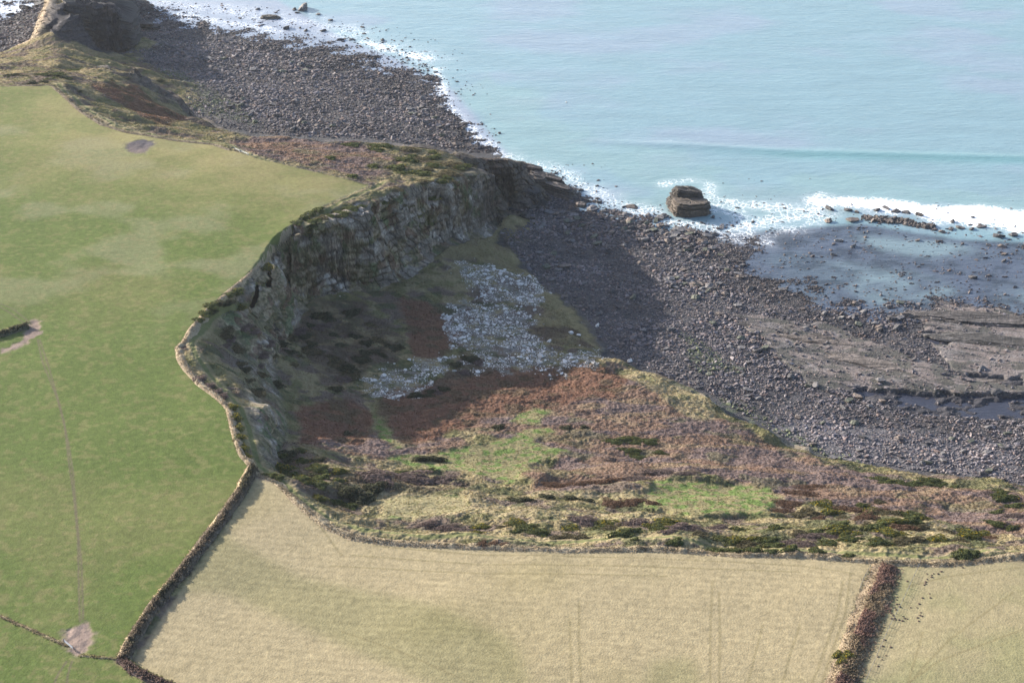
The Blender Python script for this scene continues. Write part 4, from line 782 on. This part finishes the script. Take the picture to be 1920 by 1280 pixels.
def zone_bushes(poly, n, kinds, w, what, asp=.7, hgt=.8, mind=9, seed=0):
    r = random.Random(seed); P_ = np.array(poly); out = []; tries = 0
    while len(out) < n and tries < 4000:
        tries += 1; x = r.uniform(P_[:, 0].min(), P_[:, 0].max()); y = r.uniform(P_[:, 1].min(), P_[:, 1].max())
        if not inpoly(np.array([x]), np.array([y]), poly)[0] or any(abs(x-a)/1.6+abs(y-b_)*1.3 < mind for a, b_ in out): continue
        out.append((x, y)); k = r.choice(kinds); wd = dict(gorse='green gorse bush', flower='yellow-flowered gorse bush', dark='blackish bush', thorn='purple-grey thorn thicket', rust='rust-brown bramble', heather='olive heather mound')[k]
        bush(x, y, r.uniform(*w), k, f'{wd} {what}', f'{wd} {what}', asp, hgt)
zone_bushes([(550,435),(600,410),(660,395),(730,362),(790,342),(860,322),(880,332),(800,356),(720,378),(640,408),(560,445)], 30, ['gorse','gorse','heather'], (18,34), 'on the rim of the main cliff', mind=13, seed=1)
zone_bushes([(640,268),(780,282),(900,300),(880,322),(760,332),(700,325),(740,300)], 26, ['gorse','heather','gorse'], (18,40), 'on the heath of the headland', asp=.6, hgt=.55, seed=2)
zone_bushes([(500,850),(570,850),(640,890),(660,950),(600,930),(520,885)], 26, ['gorse','dark','gorse','flower'], (22,40), 'on the slope beside the field corner', seed=3)
zone_bushes([(470,690),(520,640),(600,580),(700,590),(750,650),(690,690),(640,740),(600,720),(540,700)], 36, ['dark','dark','heather','thorn'], (20,42), 'on the shaded west slope of the cove', seed=4)
zone_bushes([(860,665),(950,690),(900,705),(820,740),(770,745),(840,700)], 10, ['dark','thorn'], (18,34), 'between the tongues of white scree', seed=5)
zone_bushes([(870,985),(1100,980),(1300,990),(1560,1000),(1640,1020),(1500,1026),(1200,1010),(900,1004)], 46, ['gorse','gorse','heather','thorn','flower'], (28,60), 'above the straw-coloured field', asp=.5, hgt=.6, mind=15, seed=6)
zone_bushes([(1480,960),(1620,930),(1740,970),(1900,1010),(1800,1025),(1640,1030),(1540,1000)], 36, ['gorse','flower','flower','heather','rust'], (28,60), 'above the hedgerow', asp=.55, hgt=.65, mind=15, seed=7)
zone_bushes([(1610,900),(1760,903),(1800,920),(1660,915)], 8, ['gorse'], (30,50), 'near the beach at the lower right', asp=.5, hgt=.5, seed=8)
zone_bushes([(1140,815),(1230,820),(1250,850),(1160,855)], 8, ['gorse'], (26,44), 'in the middle of the bracken slope', asp=.5, hgt=.45, seed=9)
zone_bushes([(1800,925),(1920,930),(1920,1000),(1860,985)], 8, ['gorse','thorn'], (30,55), 'at the right edge above the beach', asp=.5, hgt=.5, seed=10)
zone_bushes([(390,620),(440,600),(480,640),(540,760),(500,770),(440,700)], 16, ['heather','dark','thorn'], (20,40), 'just below the bend of the cliff path', seed=11)
zone_bushes([(700,885),(800,878),(850,890),(760,895)], 6, ['gorse'], (30,46), 'above the grey thorn mass', asp=.4, hgt=.5, seed=12)
zone_bushes([(0,128),(170,128),(160,150),(0,150)], 12, ['dark','gorse'], (14,26), 'behind the far end of the pasture', asp=.6, hgt=.5, seed=13)

# ------------------------------------------------------------------ rough growth that nobody could count
def ground_growth(name, n, box, keep, size, hgt, tint, label, seed, per=3):
    r = np.random.default_rng(seed); x = r.uniform(box[0], box[1], n); y = r.uniform(box[2], box[3], n); c = cover(x, y); s = samp(SLB, x, y); z0 = samp(HC, x, y)
    k = r.random(n) < keep(x, y, c, s, z0); x, y = x[k], y[k]; c = {q: v[k] for q, v in c.items()}; z = height(x, y, c, full=False); k = inview(x, y, z)
    x, y, z = x[k], y[k], z[k]; c = {q: v[k] for q, v in c.items()}; al = albedo(x, y, z, c); m = len(x)
    Vs, Cs = [], []
    for q in range(per):
        th = r.uniform(0, 2*math.pi, m); s_ = size*r.uniform(.6, 1.4, m); hh_ = hgt*r.uniform(.5, 1.4, m); ox = r.normal(0, size*.5, m); oy = r.normal(0, size*.5, m)
        dx, dy = np.cos(th)*s_, np.sin(th)*s_; lx, ly = r.normal(0, .4, m)*hh_, r.normal(0, .4, m)*hh_
        a = np.stack([x+ox-dx, y+oy-dy, z-.1], 1); b_ = np.stack([x+ox+dx, y+oy+dy, z-.1], 1); t = np.stack([x+ox+lx+dx*.5, y+oy+ly+dy*.5, z+hh_], 1); t2 = np.stack([x+ox+lx-dx*.5, y+oy+ly-dy*.5, z+hh_*.9], 1)
        Vs.append(np.stack([a, b_, t, t2], 1).reshape(-1, 3)); cc = al*tint*r.uniform(.9, 1.14, (m, 1)); Cs.append(np.repeat(cc, 4, 0))
    V_ = np.concatenate(Vs); F_ = np.arange(len(V_)).reshape(-1, 4)
    return tag(link(name, mesh_np(name, V_, F_, np.concatenate(Cs), MT['leaf'])), label, name.replace('_', ' '), kind='stuff')
hk = lambda x, y, c, s, z: np.clip(1-(c['green']+c['tan']+c['right'])*2, 0, 1)*ss(5, 7, z)*(1-.75*ss(.7, 1.1, s))*(1-c['scree'])*(1-.4*c['lawn'])*ss(2.4, 3.4, np.minimum(dline(x, y, W_PATHS['cliff']), dline(x, y, W_PATHS['coast'])))
ground_growth('bracken_and_grass', 520000, (-420, 320, 400, 1130), hk, .2, .25, np.array([1.12,1.08,1.05]), 'dead bracken and tussock grass over the slopes', 61)

# ------------------------------------------------------------------ banks, hedges, fences
def resample(W, step):
    W = np.asarray(W, float); d = np.r_[0, np.cumsum(np.hypot(*np.diff(W, axis=0).T))]; n = max(2, int(d[-1]/step)+1); t = np.linspace(0, d[-1], n)
    return np.stack([np.interp(t, d, W[:, 0]), np.interp(t, d, W[:, 1])], 1)
def bank(name, pts, width, h, label, cat, c_left, c_top, c_right, shrub=None, seed=0, scrub_frac=1.0, shrub_h=1.0, alt=None, soft=False):
    W = resample(drop(dense(pts, 4)), .7); n = len(W); T = np.gradient(W, axis=0); T /= np.linalg.norm(T, axis=1)[:, None]; Nn = np.stack([-T[:, 1], T[:, 0]], 1)
    q = np.linspace(-1, 1, 13); pf = (lambda v: np.cos(np.clip(v, -1, 1)*math.pi/2)**1.6) if soft else (lambda v: np.clip(1-np.abs(v)**2.4, 0, 1)); prof = pf(q); r = np.random.default_rng(seed); rt = root(name, (W[0, 0], W[0, 1], hz(*W[0])), label, cat)
    wv = width/2*(1+.22*fbm(np.arange(n)/9, np.zeros(n), seed, 3)); hv = h*(1+.3*fbm(np.arange(n)/6, np.ones(n), seed+1, 3))
    X_ = W[:, 0:1]+Nn[:, 0:1]*q*wv[:, None]; Y_ = W[:, 1:2]+Nn[:, 1:2]*q*wv[:, None]
    Zg = height(X_.ravel(), Y_.ravel(), full=False).reshape(X_.shape); Z_ = Zg-.12+prof*hv[:, None]*(1+.25*fbm(X_/1.2, Y_/1.2, seed+2, 3)) + prof*.25*fbm(X_/2.5, Y_/2.5, seed+3, 2)
    cc = np.where((q < -.25)[None, :, None], np.array(c_right), np.where((q > .3)[None, :, None], np.array(c_left), np.array(c_top)))*(1+.3*fbm(X_/1.5, Y_/1.5, seed+4, 3))[..., None]
    patch = lambda a_, b_: ss(-.12, .12, fbm(a_/7, b_/7, seed+50, 3))[..., None]*.9
    if alt is not None: cc = cc*(1-patch(X_, Y_))+np.array(alt)*patch(X_, Y_)
    i = np.arange(n*13).reshape(n, 13); F_ = np.stack([i[:-1, :-1], i[1:, :-1], i[1:, 1:], i[:-1, 1:]], -1).reshape(-1, 4)
    o0 = np.array(rt.location); V_ = np.stack([X_, Y_, Z_], -1).reshape(-1, 3)-o0
    link('earth_bank', mesh_np('earth_bank', V_, F_, cc.reshape(-1, 3), MT['heath'], True), rt)
    # grass tussocks and shrubs growing out of it
    m = int(n*26*scrub_frac); k = r.integers(0, n, m); u = np.clip(r.normal(0, .45, m), -.95, .95); px_ = W[k, 0]+Nn[k, 0]*u*wv[k]+r.normal(0, .2, m); py_ = W[k, 1]+Nn[k, 1]*u*wv[k]+r.normal(0, .2, m)
    zb = height(px_, py_, full=False)+pf(u)*hv[k]-.1; tone = np.where((u > .3)[:, None], np.array(c_left), np.array(shrub or c_top))
    if alt is not None: tone = tone*(1-patch(px_, py_))+np.array(alt)*patch(px_, py_)
    th = r.uniform(0, 6.28, m); s_ = r.uniform(.12, .34, m); hh_ = shrub_h*r.uniform(.25, 1.0, m)*(1-.7*(u > .3)); dx, dy = np.cos(th)*s_, np.sin(th)*s_; lx, ly = r.normal(0, .25, m), r.normal(0, .25, m)
    V_ = np.stack([np.stack([px_-dx, py_-dy, zb-.1], 1), np.stack([px_+dx, py_+dy, zb-.1], 1), np.stack([px_+lx+dx*.6, py_+ly+dy*.6, zb+hh_], 1), np.stack([px_+lx-dx*.6, py_+ly-dy*.6, zb+hh_*.85], 1)], 1).reshape(-1, 3)-o0
    link('growth', mesh_np('growth', V_, np.arange(4*m).reshape(m, 4), np.repeat(tone*r.uniform(.6, 1.45, (m, 1)), 4, 0), MT['leaf']), rt)
    return rt
DRY, LIT, BR, DK, PU = (.24,.19,.12), (.30,.22,.145), (.10,.07,.05), (.045,.045,.03), (.11,.078,.068)
bank('hedge_bank', [(474,876),(450,925),(405,990),(340,1075),(290,1135),(245,1205),(232,1236)][::-1], 5.6, 2.0, 'tall hedge bank between green pasture and straw-coloured field', 'hedge', (.34,.27,.18), (.12,.10,.07), (.10,.08,.06), (.08,.075,.052), 1, 1.6, .9, alt=(.13,.105,.08))  # dry-grass left face painted paler for the sun on it
bank('hedge_bank', [(228,1234),(255,1258),(290,1275),(345,1300)], 4.5, 1.4, 'low purplish hedge along the bottom left corner', 'hedge', (.12,.115,.05), PU, PU, PU, 2, 1.2)
bank('earth_bank_wall', [(-60,1130),(0,1155),(60,1182),(100,1200),(128,1212)], 2.0, .45, 'thin grassy bank running to the muddy gateway', 'bank', (.2,.17,.085), DRY, (.13,.12,.06), None, 3, .5, .2, soft=True)
bank('earth_bank_wall', [(150,1228),(185,1232),(225,1236)], 2.0, .4, 'short bank between muddy gateway and hedge', 'bank', (.14,.13,.06), (.14,.12,.06), DRY, None, 4, .5, .2, soft=True)
bank('hedge_bank', [(-50,642),(0,628),(30,618),(52,612)], 5.5, 1.7, 'dark hedge bank ending by the bare patch at the left edge', 'hedge', (.17,.16,.075), (.10,.10,.055), (.07,.068,.045), (.07,.068,.045), 5, 1.2, .9)  # right-hand face painted darker, standing in for its shade
bank('hedgerow', [(1662,1060),(1648,1100),(1628,1150),(1608,1200),(1592,1240),(1570,1300)][::-1], 13, .8, 'broad scrubby hedgerow between the two pale fields', 'hedgerow', (.24,.185,.125), (.18,.115,.095), (.13,.105,.07), (.18,.115,.097), 6, 3.0, .8, alt=(.21,.165,.11), soft=True)
bank('field_bank', [(480,884),(520,900),(556,938),(590,968),(620,990),(660,1006),(720,1016),(880,1025),(1060,1031),(1230,1030),(1400,1040),(1500,1041),(1640,1052)], 5.0, .7, 'dry grass bank along the seaward side of the straw-coloured field', 'bank', (.26,.21,.14), (.27,.22,.145), (.25,.2,.135), (.23,.185,.125), 7, 1.2, .22, soft=True)
bank('field_bank', [(1645,1054),(1700,1056),(1760,1058),(1830,1052),(1920,1042),(2100,1030)], 5.0, .7, 'dry grass bank above the rough right field', 'bank', (.26,.21,.14), (.27,.22,.145), (.25,.2,.135), (.23,.185,.125), 8, 1.2, .22, soft=True)
bank('field_bank', [(0,161),(50,161),(97,160),(122,182),(152,210),(190,234),(240,249),(330,264),(400,272),(432,283)], 3.6, .5, 'stony bank along the far end of the pasture', 'bank', (.19,.15,.11), (.2,.165,.12), (.17,.14,.10), None, 9, .7, .18, soft=True)
bank('field_bank', [(548,424),(517,457),(499,490),(464,521),(432,546),(394,581),(364,612),(346,642),(334,652),(338,672),(352,695),(374,718),(410,746),(430,766),(438,800),(446,828),(454,850),(472,870)], 4.6, .8, 'pale grass bank edging the pasture above the cove', 'bank', (.27,.22,.15), (.31,.25,.17), (.25,.2,.135), (.24,.19,.13), 10, .8, .2, soft=True)

def boxes(B):
    V_, F_ = [], []
    for p, q, w in B:                       # a square bar from p to q, w thick
        p, q = Vector(p), Vector(q); d = (q-p).normalized(); u = d.cross(Vector((0, 0, 1))); u = u.normalized() if u.length > .1 else Vector((1, 0, 0)); v = d.cross(u); b0 = len(V_)
        for e_ in (p, q):
            for a_, b_ in ((-1,-1),(1,-1),(1,1),(-1,1)): V_.append(tuple(e_+u*a_*w/2+v*b_*w/2))
        F_ += [(b0,b0+1,b0+2,b0+3),(b0+4,b0+7,b0+6,b0+5)]+[(b0+k, b0+4+k, b0+4+(k+1) % 4, b0+(k+1) % 4) for k in range(4)]
    return V_, F_
def bars(name, B, m, parent): 
    V_, F_ = boxes(B); return link(name, mesh_np(name, V_, np.array(F_), None, m), parent)
def fence(pts, label, step=3.2, h=1.25, n_wire=3):
    W = resample(drop(dense(pts, 4)), step); 
    if len(W) > 100: W = resample(W, step*len(W)/99)
    o = root('wire_fence', (W[0, 0], W[0, 1], hz(*W[0])), label, 'fence'); o0 = Vector(o.location); tops = []
    V_, F_ = boxes([((0, 0, -.3), (0, 0, h), .16)]); pm = mesh_np('post', V_, np.array(F_), None, MT['wood'])
    for x, y in W: p = link('post', pm, o); p.location = Vector((x, y, hz(x, y)))-o0; tops.append(p.location.copy())
    bars('wire', [(a_+Vector((0, 0, z)), b_+Vector((0, 0, z)), .03) for a_, b_ in zip(tops, tops[1:]) for z in np.linspace(.4, h-.1, n_wire)], MT['wire'], o)
fence([(694,349),(650,369),(602,391),(550,421)], 'wire fence with close posts at the pale tip of the pasture')
fence([(466,291),(480,297),(560,316),(640,334),(692,347)], 'long wire fence between pasture and red heath')
fence([(545,426),(517,455),(497,488),(462,519),(430,544),(392,579),(362,611),(346,640)], 'wire fence on the pasture bank above the cliff path', 4)
fence([(352,699),(374,720),(408,748),(428,768),(435,800),(444,830),(468,868)], 'wire fence on the pasture bank below the corner', 4)
fence([(556,940),(590,970),(620,992),(660,1008),(720,1019),(880,1029),(1060,1035),(1180,1033)], 'wire fence along the bottom of the dry bank, left half', 4.5)
fence([(1660,1056),(1700,1054),(1760,1046),(1800,1042)], 'wire fence with tall posts by the top of the hedgerow', 4)
fence([(1725,1056),(1705,1100),(1686,1140),(1668,1175),(1650,1215),(1630,1262),(1612,1300)], 'wire fence down the right side of the hedgerow', 4)
fence([(1632,1062),(1622,1080),(1612,1105)], 'short leaning fence at the top left of the hedgerow', 3)
for k, (a_, b_, lab) in enumerate([((440,281),(450,285),'left white timber hurdle in the far pasture fence'), ((452,285.5),(466,291),'right white timber hurdle in the far pasture fence')]):
    A, B = Vector(place(*a_)), Vector(place(*b_)); g = root('timber_hurdle', A, lab, 'hurdle'); d = B-A; up = Vector((0, 0, 1))
    bars('post', [(up*-.2, up*1.5, .22)], MT['white'], g); bars('post', [(d+up*-.2, d+up*1.5, .22)], MT['white'], g)
    for z in (.45, .85, 1.25): bars('rail', [(up*z, d+up*z, .11)], MT['white'], g)
    bars('brace', [(up*.3, d+up*1.3, .12)], MT['white'], g)
A, B = Vector(place(120, 1203)), Vector(place(141, 1220)); g = root('field_gate', A, 'grey metal gate standing open in the muddy gateway', 'gate'); d = (B-A)*.8; up = Vector((0, 0, 1))
bars('gate_post', [(up*-.2, up*1.4, .2)], MT['wood'], g); bars('gate_post', [(B-A+up*-.2, B-A+up*1.4, .2)], MT['wood'], g)
bars('gate_frame', [(up*.2, up*1.2, .08), (d+up*.2, d+up*1.2, .08)]+[(up*z, d+up*z, .07) for z in (.2, .45, .7, .95, 1.2)], MT['grey'], g)
A = Vector(place(95, 151)); g = root('kissing_gate', A, 'small dark gate where the path leaves the far pasture end', 'gate')
for dx in (-.9, .9): bars('post', [(Vector((dx, 0, -.2)), Vector((dx, 0, 1.9)), .25)], MT['wood'], g)
bars('gate_frame', [(Vector((-.9, 0, z)), Vector((.9, 0, z)), .12) for z in (.4, .8, 1.2, 1.6)], MT['wood'], g)

# ------------------------------------------------------------------ molehills
ZP = [(970,350),(1415,190),(1560,180),(1660,185),(1515,215),(1515,262),(1415,312),(1380,368),(1380,412),(1350,440),(1470,630),(1310,728),(1490,725),(1240,858),(1190,945),(1047,942),(745,705),(730,765),(655,735),(730,860),(785,860),(690,938),(720,985),(800,915),(618,1065),(655,1118),(615,1185),(685,1175),(700,1205),(785,1215),(875,1140),(865,1240),(965,1197),(912,1185),(1275,1055),(1300,1138),(1250,1118),(1200,1172),(1225,1250),(1720,135)]
MP = [(1620+a_/11.96, 1060+b_/11.96) for a_, b_ in ZP]+[(1560+a_/4.572, 1000+b_/4.572) for a_, b_ in [(455,908),(435,962),(505,972),(465,1042),(430,1078),(395,1055),(397,1135),(1120,290),(940,325)]]
def molehill_mesh(q):
    n, m = 12, 5; V_, F_ = [], []
    for j in range(m):
        t = j/(m-1); rr = math.cos(t*math.pi/2)**.8
        for i in range(n): a_ = 2*math.pi*i/n; k = 1+.18*math.sin(3*a_+q)+.1*math.sin(5*a_+2*q)+random.uniform(-.06, .06); V_.append((math.cos(a_)*rr*k, math.sin(a_)*rr*k, math.sin(t*math.pi/2)*.75+random.uniform(-.03, .03)))
    for j in range(m-1):
        for i in range(n): F_.append((j*n+i, j*n+(i+1) % n, (j+1)*n+(i+1) % n, (j+1)*n+i))
    return mesh_np('molehill', V_, np.array(F_), None, MT['soil'])
MM = [molehill_mesh(q) for q in range(3)]
for i, (px, py) in enumerate(MP):
    x, y, z = place(px, py); o = link('molehill', MM[i % 3]); o.location = (x, y, z-.03); s_ = random.uniform(.34, .52); o.scale = (s_, s_, s_*.9); o.rotation_euler = (0, 0, random.uniform(0, 6))
    w = 'near the top bank of the right field' if py < 1100 else ('in the ring beside the hedgerow fence' if px < 1705 and py < 1170 else ('on the right side of the ring' if py < 1170 else 'in the trail down the hedgerow side'))
    tag(o, f'dark brown molehill {w}', 'molehill', f'molehills {w}')
x, y, _ = at(1062, 192, 0); V_, F_ = ico(2); V_ = V_*np.array([.55, .55, .5]); bo = root('buoy', (x, y, .1), 'tiny white buoy alone on the open sea', 'buoy')
link('float', mesh_np('float', V_, F_, None, MT['white'], True), bo); bars('ring', [((0, 0, .4), (0, 0, .9), .12)], MT['white'], bo)

# ------------------------------------------------------------------ labels: tell the members of a small group apart by where they stand
ORDX = ORD+['seventeenth','eighteenth','nineteenth','twentieth','twenty-first','twenty-second','twenty-third','twenty-fourth']
by = {}
for o in scene.objects:
    if o.get('group') and o.get('label'): by.setdefault(o['label'], []).append(o)
for lab, L_ in by.items():
    if len(L_) < 2: continue
    pt = {o.name: topix(*o.location) for o in L_}; rows = [L_]
    if len(L_) > 9:
        q = sorted(L_, key=lambda o: pt[o.name][1]); nrow = min(3, (len(q)+11)//12+1); q = q; rows = [q[i*len(q)//nrow:(i+1)*len(q)//nrow] for i in range(nrow)]
    rn = {1: [''], 2: ['upper ', 'lower '], 3: ['upper ', 'middle ', 'lower ']}[len(rows)]
    for nm, R_ in zip(rn, rows):
        if len(R_) > 24: continue
        for i, o in enumerate(sorted(R_, key=lambda o: pt[o.name][0])): o['label'] = f"{lab}, {ORDX[i]} from left" + (f", {nm.strip()} row" if nm else '')

# ------------------------------------------------------------------ haze
def haze():
    V = np.array([(x, y, z) for x in (-9700, 9700) for y in (-900, 21600) for z in (-12, 460)], float)
    F = [(0,1,3,2),(4,6,7,5),(0,4,5,1),(2,3,7,6),(0,2,6,4),(1,5,7,3)]
    m = bpy.data.materials.new('haze_air'); m.use_nodes = True; m.node_tree.nodes.remove(m.node_tree.nodes["Principled BSDF"])
    v = m.node_tree.nodes.new("ShaderNodeVolumePrincipled"); v.inputs['Color'].default_value = (.86,.92,1,1); v.inputs['Density'].default_value = HAZE; v.inputs['Anisotropy'].default_value = .3
    m.node_tree.links.new(v.outputs[0], m.node_tree.nodes["Material Output"].inputs['Volume'])
    o = link('haze', mesh_np('haze', V, np.array(F), None, m)); tag(o, kind='stuff')
HAZE = .000017
haze()
